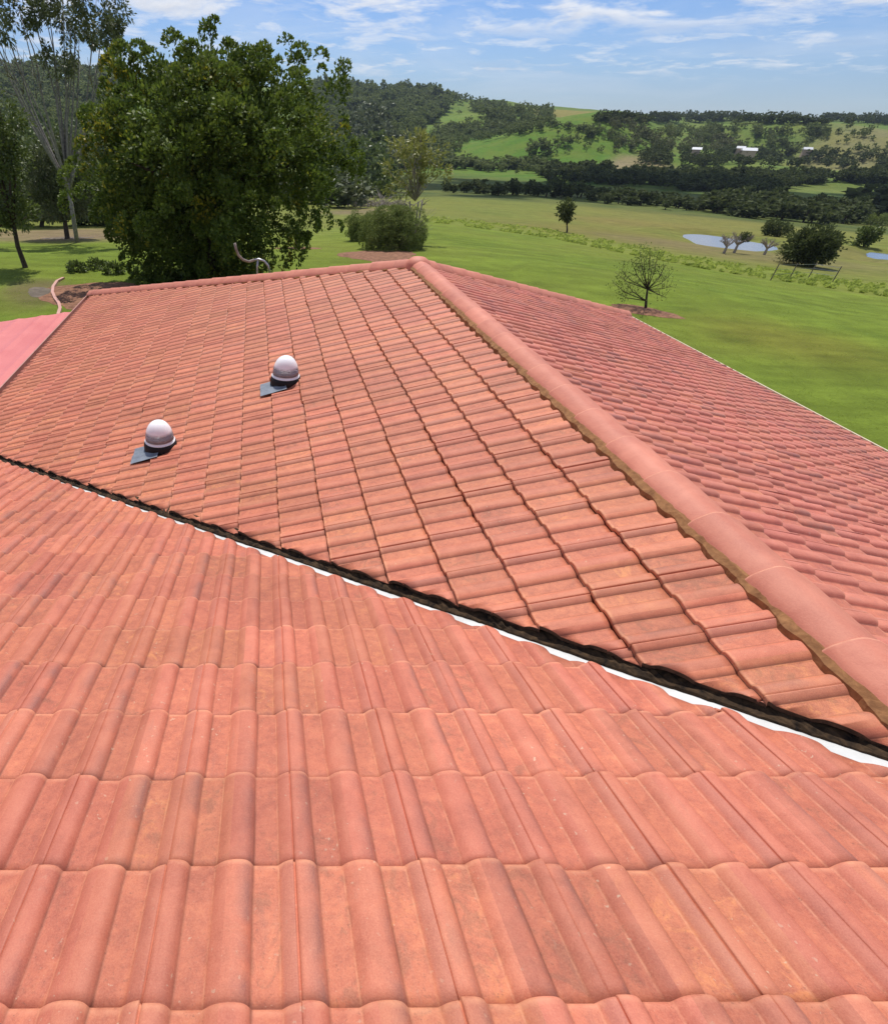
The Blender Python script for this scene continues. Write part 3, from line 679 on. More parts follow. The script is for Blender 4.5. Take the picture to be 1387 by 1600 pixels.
for (px, py, lab) in ((446, 600, 'clear domed roof skylight on black collar, higher up the slope and nearer the ridge'), (252, 701, 'clear domed roof skylight on black collar, lower down the slope and nearer the valley')):
    p = on_left(px, py); pr_ = thing('roof_skylight', None, None, p + np.array([0, 0, .02])); pr_.parent = house; pr_['label'] = lab
    R_ = .140
    mb = MB(); mb.lathe([(R_ + .026, -.12), (R_ + .022, .04), (R_ + .012, .075), (R_ - .01, .078)], (0, 0, 0), 28); mb.obj('collar', M['black'], pr_, True)
    prof_ = [(R_ + .008, .070), (R_ + .010, .082)] + [(R_ * math.cos(t) ** .85, .082 + .205 * math.sin(t)) for t in np.linspace(0, PI / 2 - .02, 12)] + [(.0, .287)]
    mb = MB(); mb.lathe(prof_, (0, 0, 0), 28); mb.obj('dome', M['dome'], pr_, True)
    mb = MB(); mb.lathe([(0, .07), (R_ * .55, .075), (R_ * .93, .10), (R_ * .95, .128), (R_ * .9, .13), (R_ * .5, .085), (0, .08)], (0, 0, 0), 28); mb.obj('light_tube', M['tube'], pr_, True)
    # lead apron dressed over the tiles, follows the slope
    mb = MB(); ax, ay = -EXv, EYv
    gx = np.linspace(.0, .27, 9); gy = np.linspace(-.24, .04, 25); base_ = len(mb.v)
    for a in gx:
        for b in gy:
            q = ax * a + ay * b; mb.v.append(tuple(q + np.array([0, 0, -TM * a + .030 + .010 * max(0, math.sin(b * 2 * PI / RU)) + .0])))
    mb.f = [(i * 25 + j, (i + 1) * 25 + j, (i + 1) * 25 + j + 1, i * 25 + j + 1) for i in range(8) for j in range(24)]
    mb.obj('flashing', M['lead'], pr_, True)

# ------------------------------------------------------------------ patio roof to the left
pc1, pc2 = None, None
zp = EZ - .22
def on_z(px, py, z):
    v = ray(px, py); return CAM + v * ((z - CAM[2]) / v[2])
b1 = on_z(118, 484, zp); ex_ = -EXv; 
patio = thing('patio_roof', 'flat pink metal patio roof beside the left eave of the house', 'patio cover', (0, 0, 0))
c0 = b1 + EXv * .25; near = c0 - EYv * 7.0
mb = MB(); n_ = 40; Wp = 5.2; vs = []; off = on_z(0, 500, zp) - b1; off = off / np.linalg.norm(off)
for i in range(n_ + 1):
    q = c0 + off * (Wp * i / n_); q2 = near + off * (Wp * i / n_); rz_ = .018 if i % 4 == 0 else 0.0
    for t in (0, 1):
        base_p = q if t else q2; vs.append((base_p[0], base_p[1], zp + rz_ - .02 * i / n_))
mb.add(vs, [(2 * i, 2 * i + 1, 2 * i + 3, 2 * i + 2) for i in range(n_)]); mb.obj('roof_sheet', M['patio_roof'], patio)
mb = MB(); a_, b_ = c0, c0 + off * Wp
for (p, q) in ((a_, b_), (near, near + off * Wp), (b_, near + off * Wp)):
    mb.tube([p + np.array([0, 0, -.06]), q + np.array([0, 0, -.06])], .045, 4)
mb.obj('frame', M['steel'], patio)
for f_ in (0.03, .97):
    for e in (a_ + off * .3, b_ - off * .1):
        q = e - EYv * 7 * f_
        mb = MB(); mb.box((q[0], q[1], (zp - 4.5) / 2 - .05), (.09, .09, abs(zp + 4.5) - .1)); mb.obj('post', M['steel'], patio)

# ------------------------------------------------------------------ vegetation kit
def leaves(C_, D_, L_, W_, rnd, droop=0.0):
    """one four-cornered folded leaf per row: centre C_, direction D_, length, width"""
    n_ = len(C_); D_ = D_ / np.maximum(np.linalg.norm(D_, axis=1, keepdims=True), 1e-6)
    ref = rnd.normal(0, 1, (n_, 3)); S_ = np.cross(D_, ref); S_ /= np.maximum(np.linalg.norm(S_, axis=1, keepdims=True), 1e-6)
    a = C_ - D_ * (L_ / 2)[:, None]; t = C_ + D_ * (L_ / 2)[:, None]; t[:, 2] -= droop * L_
    l = C_ + S_ * (W_ / 2)[:, None] ; r = C_ - S_ * (W_ / 2)[:, None]
    V_ = np.stack([a, l, t, r], 1).reshape(-1, 3); F_ = np.arange(4 * n_).reshape(-1, 4); return V_, F_
def crown(blobs, ncl, nlf, ll, lw, rnd, cr=.35, up=.5, shell=.55, droop=0.0, dome=False):
    """leaf clusters through lumpy ellipsoids; every cluster is a rosette of separate leaves"""
    vol = np.array([b[3] * b[4] * b[5] for b in blobs]) ** .75; pr = vol / vol.sum(); bi = rnd.choice(len(blobs), ncl, p=pr); B = np.array(blobs)[bi]
    d = rnd.normal(0, 1, (ncl, 3)); d /= np.linalg.norm(d, axis=1, keepdims=True); rad = shell + (1 - shell) * rnd.random(ncl) ** .6; rad *= 1 + .10 * rnd.normal(0, 1, ncl)
    c = B[:, :3] + d * B[:, 3:] * rad[:, None]
    out_d = d + np.array([0, 0, up]); out_d /= np.linalg.norm(out_d, axis=1, keepdims=True)
    k = np.repeat(np.arange(ncl), nlf); off = rnd.normal(0, 1, (len(k), 3)); off /= np.linalg.norm(off, axis=1, keepdims=True)
    sz = cr * (.65 + .7 * rnd.random(ncl))
    D_ = out_d[k] * .75 + off; C_ = c[k] + (off * .8 + out_d[k] * .55 * rnd.random((len(k), 1))) * sz[k][:, None]
    if dome:                             # leaves face outward over rounded tufts
        o2 = off + out_d[k] * .9; o2 /= np.linalg.norm(o2, axis=1, keepdims=True)
        C_ = c[k] + o2 * (sz[k] * (.75 + .3 * rnd.random(len(k))))[:, None]; D_ = o2 * .8 + rnd.normal(0, .5, (len(k), 3))
    L_ = ll * (.7 + .6 * rnd.random(len(k))); W_ = lw * (.7 + .6 * rnd.random(len(k)))
    return leaves(C_, D_, L_, W_, rnd, droop) + (c,)
def limbs(base, tips, r0, rnd, mb=None, split=.35, sag=.0, tipr=.012):
    mb = mb or MB(); base = Vector(base)
    for t in tips:
        t = Vector(t); L = (t - base).length; mid = base.lerp(t, split) + Vector(rnd.normal(0, L * .05, 3)); mid.z += L * .06
        m2 = base.lerp(t, .7) + Vector(rnd.normal(0, L * .05, 3)); m2.z -= sag * L
        mb.tube([base, mid, m2, t], [r0, r0 * .7, r0 * .42, tipr], 5)
    return mb
def build_tree(name, label, cat, base, blobs, ncl, nlf, ll, lw, leafmat, barkmat, tr, seed, group=None, cr=.35, up=.5, shell=.55, ntips=14, fork=.35, stems=1, droop=0.0, dome=False):
    rnd = np.random.default_rng(seed); t = thing(name, label, cat, base, 0, group); b = np.array(base)
    bl = [tuple(np.array(q[:3]) - b) + tuple(q[3:]) for q in blobs]
    V_, F_, cs = crown(bl, ncl, nlf, ll, lw, rnd, cr, up, shell, droop, dome)
    mesh_obj('crown', V_, F_, leafmat, t)
    mb = MB(); cen = np.mean([q[:3] for q in bl], 0); fk = np.array([cen[0] * .35, cen[1] * .35, max(.3, cen[2] * fork)])
    for k in range(stems):
        o_ = np.array([rnd.normal(0, tr * 1.5), rnd.normal(0, tr * 1.5), 0]) if stems > 1 else np.zeros(3)
        mb.tube([o_ + np.array([0, 0, -.25]), o_ + np.array([0, 0, .1]), o_ * 2 + fk * .55 + rnd.normal(0, tr * .4, 3), fk + o_ * 3], [tr * 1.3, tr, tr * .85, tr * .7], 8)
    tips = cs[rnd.choice(len(cs), min(ntips, len(cs)), replace=False)]
    limbs(fk, tips, tr * .5, rnd, mb)
    mb.obj('trunk', barkmat, t, True); return t
def blob(px, py, rpx, r, ry=None):        # ellipsoid whose outline has that size at that distance
    c = at_r(px, py, r); k = pxm(c); rx = rpx / k; rz = (ry or rpx) / k; return (c[0], c[1], c[2], rx, rx * .95, rz)
def hy(p): return (p[0], p[1], float(H(p[0], p[1])))

# the big dark tree behind the roof
rb = 27.5; g = at_r(325, 440, rb); gb = hy(g)
bb = [blob(330, 175, 95, rb), blob(235, 205, 92, rb - 1), blob(445, 205, 92, rb), blob(330, 285, 150, rb), blob(200, 290, 82, rb - .5), blob(470, 285, 72, rb + .5), blob(320, 375, 100, rb),
      blob(255, 370, 75, rb), blob(322, 100, 36, rb), blob(268, 112, 26, rb), blob(432, 140, 32, rb), blob(375, 118, 30, rb), blob(205, 128, 34, rb), blob(185, 165, 34, rb), blob(300, 425, 55, rb), blob(365, 425, 45, rb), blob(515, 240, 36, rb), blob(165, 225, 38, rb), blob(395, 350, 50, rb), blob(380, 250, 120, rb - 2.5), blob(270, 260, 110, rb - 2.5), blob(195, 365, 48, rb)]
tG = thing('broadleaf_tree', 'big dense dark green rounded tree with yellow tinged leaves right behind the roof', 'tree', gb); rnd = np.random.default_rng(11)
bl = [tuple(np.array(q[:3]) - np.array(gb)) + tuple(q[3:]) for q in bb]
V1, F1, cs = crown([q[:3] + tuple(v * .80 for v in q[3:]) for q in bl], 900, 46, .18, .10, rnd, .45, .8, .35)
V2, F2, cs2 = crown(bl, 470, 165, .155, .095, rnd, .46, 1.0, .93, 0, True)
V3, F3, _ = crown([q[:3] + tuple(v * 1.03 for v in q[3:]) for q in bl], 200, 70, .17, .09, rnd, .30, 1.0, .98, 0, True)
o = mesh_obj('crown', np.concatenate([V1, V2, V3]), np.concatenate([F1, F2 + len(V1), F3 + len(V1) + len(V2)]), M['leaf_big'], tG)
mb = MB(); mb.tube([(0, 0, -.3), (0, 0, .3), (.1, 0, 1.2), (.0, .1, 2.4)], [.42, .36, .32, .26], 9); limbs((0, .1, 2.2), cs[rnd.choice(len(cs), 46, replace=False)], .15, rnd, mb); mb.obj('trunk', M['bark'], tG, True)
# slim tree in front on the left lawn
gA_ = ground(40, 418); rA_ = rdist(gA_)
bA = [blob(8, 185, 30, rA_), blob(-25, 230, 45, rA_), blob(10, 250, 28, rA_, 34), blob(-10, 300, 40, rA_), blob(30, 335, 24, rA_, 16), blob(-15, 345, 28, rA_, 18)]
build_tree('garden_tree', 'slim dark trunked garden tree leaning at the left edge of the lawn', 'tree', gA_, bA, 260, 36, .17, .08, M['leaf_mid'], M['bark'], .13, 12, cr=.34, up=.2, ntips=14, fork=.5)
gB = ground(106, 373); rB = rdist(gB)
bB = [blob(80, 265, 32, rB), blob(110, 295, 30, rB), blob(75, 310, 26, rB), blob(118, 250, 22, rB), blob(60, 285, 18, rB)]
bB += [blob(95, 235, 24, rB), blob(130, 275, 22, rB), blob(60, 250, 20, rB), blob(128, 315, 20, rB)]
build_tree('garden_tree', 'small leafy garden tree with pale highlights standing left of the big dark tree', 'tree', gB, bB, 420, 34, .24, .10, M['leaf_blue'], M['bark'], .20, 13, cr=.45, up=.1, ntips=18, fork=.45)
for k, (bx, by, cl_, lab) in enumerate(((66, 354, [(50, 282, 34), (85, 268, 30), (66, 310, 30), (70, 250, 22)], 'bushy green tree further back between the two small garden trees'), (150, 352, [(150, 300, 34), (128, 320, 24), (165, 325, 26)], 'bushy tree half hidden behind the left side of the big dark tree'), (8, 350, [(12, 268, 30), (-10, 290, 36), (20, 305, 22)], 'bushy green tree behind the slim tree at the left edge'))):
    q_ = ground(bx, by); rq = rdist(q_); build_tree('garden_tree', lab, 'tree', q_, [blob(a, b, c_, rq) for a, b, c_ in cl_], 260, 44, .34, .17, M['leaf_mid'], M['bark'], .22, 150 + k, cr=.6, dome=True, ntips=14, fork=.4)
# tall vase shaped gum with many grey stems
rC = 46.; gC = hy(at_r(112, 330, rC)); tC = thing('gum_tree', 'tall open gum tree with many bare grey stems fanning upward on the left', 'tree', gC)
rnd = np.random.default_rng(31); mb = MB(); tips = []; root = np.array(at_r(106, 285, rC)) - gC
mb.tube([(0, 0, -.3), root * .5, root], [.16, .15, .14], 8)
for k in range(20):
    tx = -60 + 250 * (k + .5) / 20 + rnd.normal(0, 8); ty = rnd.uniform(-40, 60) + (18 if tx < 0 or tx > 160 else 0); p = np.array(at_r(tx, ty, rC + rnd.uniform(-2.5, 2.5))) - gC
    s0_ = root * rnd.uniform(.8, 1.0); midp = s0_ * .5 + p * .5 + np.array([rnd.normal(0, .15), 0, -.5]); mb.tube([s0_, s0_ * .75 + midp * .25, midp, midp * .45 + p * .55 + rnd.normal(0, .15, 3), p], [.11, .09, .06, .04, .015], 5); tips.append(p)
    for j in range(2):
        q = midp * .5 + p * .5 + rnd.normal(0, .7, 3); mb.tube([midp * .7 + p * .3, q], [.035, .012], 4); tips.append(q)
mb.obj('trunk', M['bark_grey'], tC, True)
cpx = [(20, 15, 28), (60, 20, 26), (95, 18, 30), (130, 28, 26), (160, 30, 24), (175, 55, 22), (150, 60, 18), (185, 45, 20), (105, 50, 16), (48, 48, 12), (75, 82, 13), (65, 100, 14), (95, 100, 22), (110, 105, 14), (140, 50, 22), (5, 45, 22), (-15, 15, 30), (185, 15, 22), (120, 75, 12), (-30, 50, 26), (130, -20, 40), (60, -30, 45), (-20, -40, 40), (170, 75, 16)]
bl = [tuple(np.array(blob(a, b, c * .8, rC + rnd.uniform(-2, 2))) - np.array(tuple(gC) + (0, 0, 0))) for a, b, c in cpx]
V_, F_, _ = crown(bl, 360, 34, .28, .085, rnd, .36, .1, .1, .1); mesh_obj('crown', V_, F_, M['leaf_blue'], tC)
# rusty open tree right of the big one
rD = 42.; gD = hy(at_r(640, 402, rD))
bD = [blob(640, 232, 34, rD, 20), blob(672, 240, 22, rD, 16), blob(615, 262, 18, rD, 14), blob(645, 275, 26, rD, 18), blob(692, 266, 14, rD, 12), blob(620, 292, 18, rD, 10), blob(655, 218, 20, rD, 8)]
build_tree('open_crowned_tree', 'open tree with rusty olive foliage on thin pale stems rising behind the ridge', 'tree', gD, bD, 100, 22, .26, .10, M['leaf_rust'], M['bark_pale'], .07, 14, cr=.36, up=.0, shell=.3, ntips=34, fork=.55, stems=3)
# fountain-like ornamental grass bush
def tuft(name, label, cat, base, rad, hgt, nbl, mat, seed, w=.02, lean=.9, twigs=0, group=None):
    rnd = np.random.default_rng(seed); t = thing(name, label, cat, base, 0, group); V_, F_ = [], []
    a = rnd.random(nbl) * 2 * PI; sp = rnd.random(nbl) ** .6; b0 = np.stack([np.cos(a) * sp * rad * .5, np.sin(a) * sp * rad * .5, np.zeros(nbl) - .05], 1)
    h = hgt * (.55 + .45 * rnd.random(nbl)) * (1 - .38 * sp ** 2); o_ = np.stack([np.cos(a), np.sin(a), 0 * a], 1) * (rad * (.15 + .85 * sp) * lean)[:, None] * (1 + .30 * np.sin(a * 3 + seed) * sp)[:, None] + rnd.normal(0, rad * .10, (nbl, 3)) * [1, 1, 0]; h = h * (1 + .22 * np.sin(a * 2.3 + seed))
    pts = [b0, b0 + o_ * .35 + np.array([0, 0, 1]) * (h * .62)[:, None], b0 + o_ * .72 + np.array([0, 0, 1]) * (h * .92)[:, None], b0 + o_ * 1.0 + np.array([0, 0, 1]) * (h * rnd.uniform(.62, .92, nbl))[:, None]]
    sd = np.cross(o_ + 1e-3, [0, 0, 1]); sd /= np.maximum(np.linalg.norm(sd, axis=1, keepdims=True), 1e-6); ws = [w, w, w * .8, w * .2]
    vs = np.stack([q + sd * ww * s_ for q, ww in zip(pts, ws) for s_ in (-1, 1)], 1).reshape(-1, 3); i8 = np.arange(nbl)[:, None] * 8
    fs = np.concatenate([i8 + np.array([0, 1, 3, 2]) + 2 * k for k in range(3)])
    mesh_obj('foliage', vs, fs, mat, t)
    if twigs:
        mb = MB()
        for k in range(twigs):
            aa = rnd.uniform(-.9, .5); q = Vector((math.cos(aa) * rad * rnd.uniform(.5, 1.2), math.sin(aa) * rad * .6, hgt * rnd.uniform(.9, 1.5)))
            mb.tube([(0, 0, 0), q * .5 + Vector((0, 0, -.2)), q], [.02, .014, .005], 4)
        mb.obj('stem', M['bark_pale'], t)
    return t
gE = hy(at_r(616, 402, 38)); kE = pxm(gE)
tE = build_tree('shrub', 'large rounded pale green shrub of fine weeping leaves directly behind the ridge apex', 'shrub', gE,
    [blob(600, 352, 26, 38), blob(632, 362, 30, 38), blob(610, 375, 36, 37.5), blob(590, 366, 26, 38.5), blob(640, 380, 22, 38), blob(618, 342, 18, 38)], 620, 60, .15, .030, M['leaf_pale'], M['bark'], .08, 21, None, .26, .5, .8, 30, .3, 3, .3, True)
rnd = np.random.default_rng(23); mb = MB()
for k in range(26):
    x = rnd.uniform(628, 682); q = np.array(at_r(x, rnd.uniform(318, 362), 38 + rnd.uniform(-.6, .6))) - gE; m0 = q * .5 + np.array([-(x - 640) * .006, 0, -.15]); mb.tube([(rnd.normal(.3, .2), rnd.normal(0, .2), 0), m0, q], [.022, .014, .005], 4)
mb.obj('stem', M['bark_pale'], tE)
gE3 = hy(at_r(562, 380, 45))
build_tree('shrub', 'smaller rounded shrub at the left of the large weeping one', 'shrub', gE3, [blob(558, 352, 17, 45), blob(572, 358, 18, 45), blob(563, 366, 18, 45)], 240, 50, .15, .035, M['leaf_pale'], M['bark'], .06, 22, cr=.26, dome=True)
# little bare tree on the lawn to the right
gF_ = ground(1008, 482); rF_ = rdist(gF_); tF_ = thing('young_tree', 'small twiggy young tree with few leaves in a mulch ring on the right lawn', 'tree', gF_)
rnd = np.random.default_rng(41); mb = MB(); kF = pxm(gF_)
def pF(px, py, dr=0): return np.array(at_r(px, py, rF_ + dr)) - gF_
tk = [pF(1008, 484), pF(1009, 470), pF(1011, 452)]; mb.tube(tk, [.06, .045, .035], 6); tipsF = []
for (x, y) in ((968, 420), (985, 405), (1000, 395), (1015, 388), (1028, 395), (1040, 412), (1046, 430), (990, 452), (975, 438), (1005, 400), (1020, 405), (1035, 425), (1030, 455), (998, 415), (957, 441), (1050, 447), (962, 458), (1042, 466), (960, 425)):
    st = tk[1] if (x < 992 and y > 430) else tk[2]; e = pF(x, y, rnd.uniform(-.8, .8)); mm = st * .5 + e * .5 + np.array([(x - 1008) / kF * .12, 0, -.04]); mb.tube([st, mm, e], [.022, .014, .005], 4)
    for j in range(7):
        s_ = mm * (1 - j / 8) + e * (j / 8); q = s_ + rnd.normal(0, .22, 3) + np.array([0, 0, .18]); mb.tube([s_, q], [.007, .003], 3); tipsF.append(q)
mb.obj('trunk', M['bark'], tF_, True)
tp = np.array(tipsF); k = np.repeat(np.arange(len(tp)), 10); k = k[(rnd.random(len(k)) < np.clip(1.1 - (tp[k][:, 0] / .9 + .4), .18, 1))]
V_, F_ = leaves(tp[k] + rnd.normal(0, .10, (len(k), 3)), rnd.normal(0, 1, (len(k), 3)), np.full(len(k), .09), np.full(len(k), .045), rnd); mesh_obj('crown', V_, F_, M['leaf_pale'], tF_)
def ground_disc(name, label, px, py, rx, ry, mat, kind='structure', lift=.03, seed=1, cat=None):
    g_ = ground(px, py); a = math.atan2(g_[0] - CAM[0], g_[1] - CAM[1]); q = random.Random(seed); n_ = 30; vs = [(g_[0], g_[1], g_[2] + lift + .03)]
    for ring in (.5, 1.0):
        for k in range(n_):
            t = 2 * PI * k / n_; rr = ring * (1 + .10 * math.sin(3 * t + seed) + q.uniform(-.07, .07)); ux_, uy_ = rx * rr * math.cos(t), ry * rr * math.sin(t)
            x = g_[0] + ux_ * math.cos(a) + uy_ * math.sin(a); y = g_[1] - ux_ * math.sin(a) + uy_ * math.cos(a); vs.append((x, y, float(H(x, y)) + (lift + .02 if ring < 1 else .006)))
    fs = [(0, 1 + k, 1 + (k + 1) % n_) for k in range(n_)] + [(1 + k, 1 + n_ + k, 1 + n_ + (k + 1) % n_, 1 + (k + 1) % n_) for k in range(n_)]
    o = mesh_obj(name, vs, fs, mat, None, True); return tag(o, label, cat, None, kind)
ground_disc('mulch_ring', None, 1005, 486, 1.35, .75, M['mulch'], seed=2)
ground_disc('mulch_ring', None, 465, 388, 1.7, .8, M['mulch'], seed=4)
ground_disc('mulch_bed', None, 590, 398, 2.3, 2.2, M['mulch'], seed=5)
ground_disc('mulch_bed', None, 150, 460, 2.3, 2.4, M['mulch'], seed=6)
ground_disc('mulch_bed', None, 105, 372, 2.0, .8, M['soil'], seed=7)
ground_disc('mulch_bed', None, 64, 456, .55, .9, M['soil'], seed=8)
# staked saplings
g1, g2 = ground(462, 387), ground(480, 388); t = thing('staked_sapling', 'leafy sapling held between two dark wooden stakes in a mulch ring', 'sapling', g1)
for q in (np.zeros(3), g2 - g1):
    mb = MB(); mb.box((q[0], q[1], .55), (.08, .08, 1.25)); mb.obj('stake', M['post'], t)
mb = MB(); mb.tube([(0, 0, .95), tuple(g2 - g1 + np.array([0, 0, .95]))], .02, 5); mb.obj('tie', M['post'], t)
bl = [tuple(np.array(blob(460, 352, 14, rdist(g1))) - np.array(tuple(g1) + (0, 0, 0)))]
V_, F_, cs = crown(bl, 40, 16, .16, .06, np.random.default_rng(5), .25); mesh_obj('crown', V_, F_, M['leaf_pale'], t); limbs((.02, 0, 0), cs[:8], .02, np.random.default_rng(6)).obj('trunk', M['bark'], t)
# curving garden path edge
pts = [ground(x, y) for x, y in ((100, 436), (90, 441), (84, 450), (83, 459), (87, 468), (93, 476), (95, 484), (92, 494))]; vs = []
for i, p in enumerate(pts):
    d = pts[min(i + 1, len(pts) - 1)] - pts[max(i - 1, 0)]; d /= np.linalg.norm(d); n_ = np.array([-d[1], d[0], 0]) * .06
    vs += [p + n_ + [0, 0, .0], p + n_ + [0, 0, .09], p - n_ + [0, 0, .09], p - n_ + [0, 0, .0]]
fs = [(4 * i + k, 4 * i + k + 1, 4 * i + 5 + k, 4 * i + 4 + k) for i in range(len(pts) - 1) for k in range(3)]
tag(mesh_obj('garden_edging', vs, fs, M['path']), 'curved pink concrete edging beside the brown mulch bed', 'garden edging')
# low ground plants
for k, (x, y, lab) in enumerate(((120, 425, 'low leafy plant nearest the curved pink garden edging'), (150, 421, 'low leafy plant between the garden edging and the big dark tree'), (178, 428, 'low leafy plant at the foot of the big dark tree'))):
    g_ = ground(x, y); build_tree('low_plant', lab, 'plant', g_, [blob(x, y - 6, 13, rdist(g_), 7)], 26, 26, .15, .07, M['leaf_mid'], M['bark'], .02, 60 + k, cr=.16, ntips=5)
# bent pipe mast behind the ridge
rp = 15.2
def pp(x, y): return at_r(x, y, rp)
t = thing('bent_pipe_mast', 'pale curved metal pipe rising behind the roof hip in front of the dark tree', 'pipe', pp(403, 432))
o0 = pp(403, 432)
mb = MB(); mb.tube([pp(a, b) - o0 for a, b in ((367, 380), (369, 389), (373, 399), (380, 406), (389, 409), (398, 406))], .035, 7); mb.obj('upper_pipe', M['bark_pale'], t, True)
mb = MB(); mb.tube([pp(a, b) - o0 for a, b in ((396, 407), (404, 405), (413, 408), (419, 415), (422, 428))], .03, 7); mb.tube([pp(403, 406) - o0, pp(402, 418) - o0, pp(403, 500) - o0], .028, 6); mb.obj('lower_pipe', M['steel'], t, True)

# ---------------------------------------------------------------- middle distance trees on their own
def mid_tree(name, label, cat, px, py, blobs_px, leafm, ncl, nlf, ll, lw, tr, seed, **kw):
    g_ = ground(px, py); r_ = rdist(g_); return build_tree(name, label, cat, g_, [blob(a, b, c, r_, d) for a, b, c, d in blobs_px], ncl, nlf, ll, lw, leafm, kw.pop('bark', M['bark']), tr, seed, **kw)
mid_tree('slender_tree', 'slender lone tree with small dark crown in the olive paddock', 'tree', 885, 363, [(884, 328, 9, 11), (888, 336, 6, 6)], M['leaf_dark'], 60, 16, .30, .15, .10, 51, cr=.45, ntips=10)
mid_tree('round_tree', 'dark round topped tree between the two ponds at the lawn edge', 'tree', 1265, 417, [(1268, 382, 28, 20), (1255, 390, 18, 14), (1285, 388, 18, 14), (1268, 398, 24, 10)], M['leaf_dark'], 260, 30, .30, .14, .25, 52, cr=.5, shell=.6)
mid_tree('brown_shrub', 'brownish leafless shrub left of the dark round topped tree', 'shrub', 1238, 412, [(1232, 400, 16, 10), (1245, 402, 12, 9)], M['leaf_olive'], 90, 20, .22, .05, .06, 53, cr=.4)
mid_tree('spreading_tree', 'low spreading dark tree beyond the first pond', 'tree', 1212, 370, [(1212, 356, 18, 7), (1203, 362, 9, 6), (1222, 362, 10, 6)], M['leaf_dark'], 110, 22, .32, .16, .2, 54, cr=.5)
mid_tree('shrub', 'dark leaning shrub beyond the second pond', 'shrub', 1348, 385, [(1348, 376, 10, 8), (1358, 366, 12, 7)], M['leaf_mid'], 80, 22, .32, .16, .12, 55, cr=.5)
mid_tree('shrub', 'pale yellow green shrub at the right edge below the dark trees', 'shrub', 1368, 352, [(1366, 343, 14, 8), (1380, 346, 14, 9), (1352, 350, 8, 6)], M['leaf_pale'], 120, 22, .45, .2, .15, 56, cr=.7)
for k, (x, y, h_, lab) in enumerate(((1130, 396, 26, 'bare grey twiggy tree at the left of the first pond shore pair'), (1146, 395, 30, 'bare grey tree with a dark clump in its top before the first pond'), (1193, 398, 24, 'small bare grey tree at the right end of the first pond'))):
    g_ = ground(x, y); r_ = rdist(g_); kp = pxm(g_); t = thing('bare_tree', lab, 'tree', g_); rnd = np.random.default_rng(70 + k); mb = MB(); Hh = h_ / kp; hub = Vector((0, 0, Hh * .35)); mb.tube([(0, 0, -.2), hub], [.16, .11], 5); tips = []
    for j in range(16):
        a = rnd.random() * 2 * PI; e = Vector((math.cos(a) * Hh * .5, math.sin(a) * Hh * .5, Hh * rnd.uniform(.65, 1.0))); mid_ = hub.lerp(e, .5) + Vector((0, 0, .1)); mb.tube([hub, mid_, e], [.06, .04, .02], 4)
        for q in range(4): s_ = mid_.lerp(e, q / 4); mb.tube([s_, s_ + Vector(rnd.normal(0, Hh * .10, 3)) + Vector((0, 0, .1))], [.025, .012], 3)
        tips.append(e)
    mb.obj('trunk', M['bark_pale'], t)
    if k == 1:
        V_, F_, _ = crown([(Hh * .2, 0, Hh * .75, Hh * .22, Hh * .2, Hh * .15)], 26, 16, .22, .1, rnd, .25); mesh_obj('crown', V_, F_, M['leaf_dark'], t)
# brush pile behind the shrub
g_ = ground(585, 322); rnd = np.random.default_rng(80); mb = MB(); kp = pxm(g_)
for k in range(130):
    x, y = rnd.normal(0, 30 / kp, 2); y *= .5; L_ = rnd.uniform(8, 34) / kp; a = rnd.random() * 2 * PI; el = rnd.uniform(0, .9); e = Vector((math.cos(a) * math.cos(el), math.sin(a) * math.cos(el), math.sin(el))) * L_
    zz_ = float(H(g_[0] + x, g_[1] + y)) - g_[2]; mb.tube([(x, y, zz_), Vector((x, y, zz_ + .2)) + e * .5, Vector((x, y, zz_)) + e], [.09, .06, .02], 4)
o = mb.obj('branch_pile', M['bark_pale']); o.location = g_; tag(o, 'heap of grey and reddish cut branches beyond the fountain grass', 'branch pile', None, 'stuff')
# fence along the right hand lawn edge
fp = [(1203, 436), (1180, 441), (1215, 447), (1250, 452), (1290, 458), (1330, 463), (1370, 468)]
gp = ground(1203, 438); t = thing('fence', 'short post and wire fence in front of the round topped tree', 'fence', gp)
pl = [ground(x, y) for x, y in ((1203, 438), (1232, 436), (1262, 434), (1300, 440))]
for p in pl:
    q = p - gp; mb = MB(); mb.tube([q + [0, 0, -.2], q + [0, 0, 1.1]], .035, 6); mb.obj('post', M['post'], t)
mb = MB()
for z in (.4, .7, 1.0):
    for a, b in zip(pl[:-1], pl[1:]): mb.tube([a - gp + [0, 0, z], b - gp + [0, 0, z]], .012, 3)
mb.obj('wire', M['steel'], t)

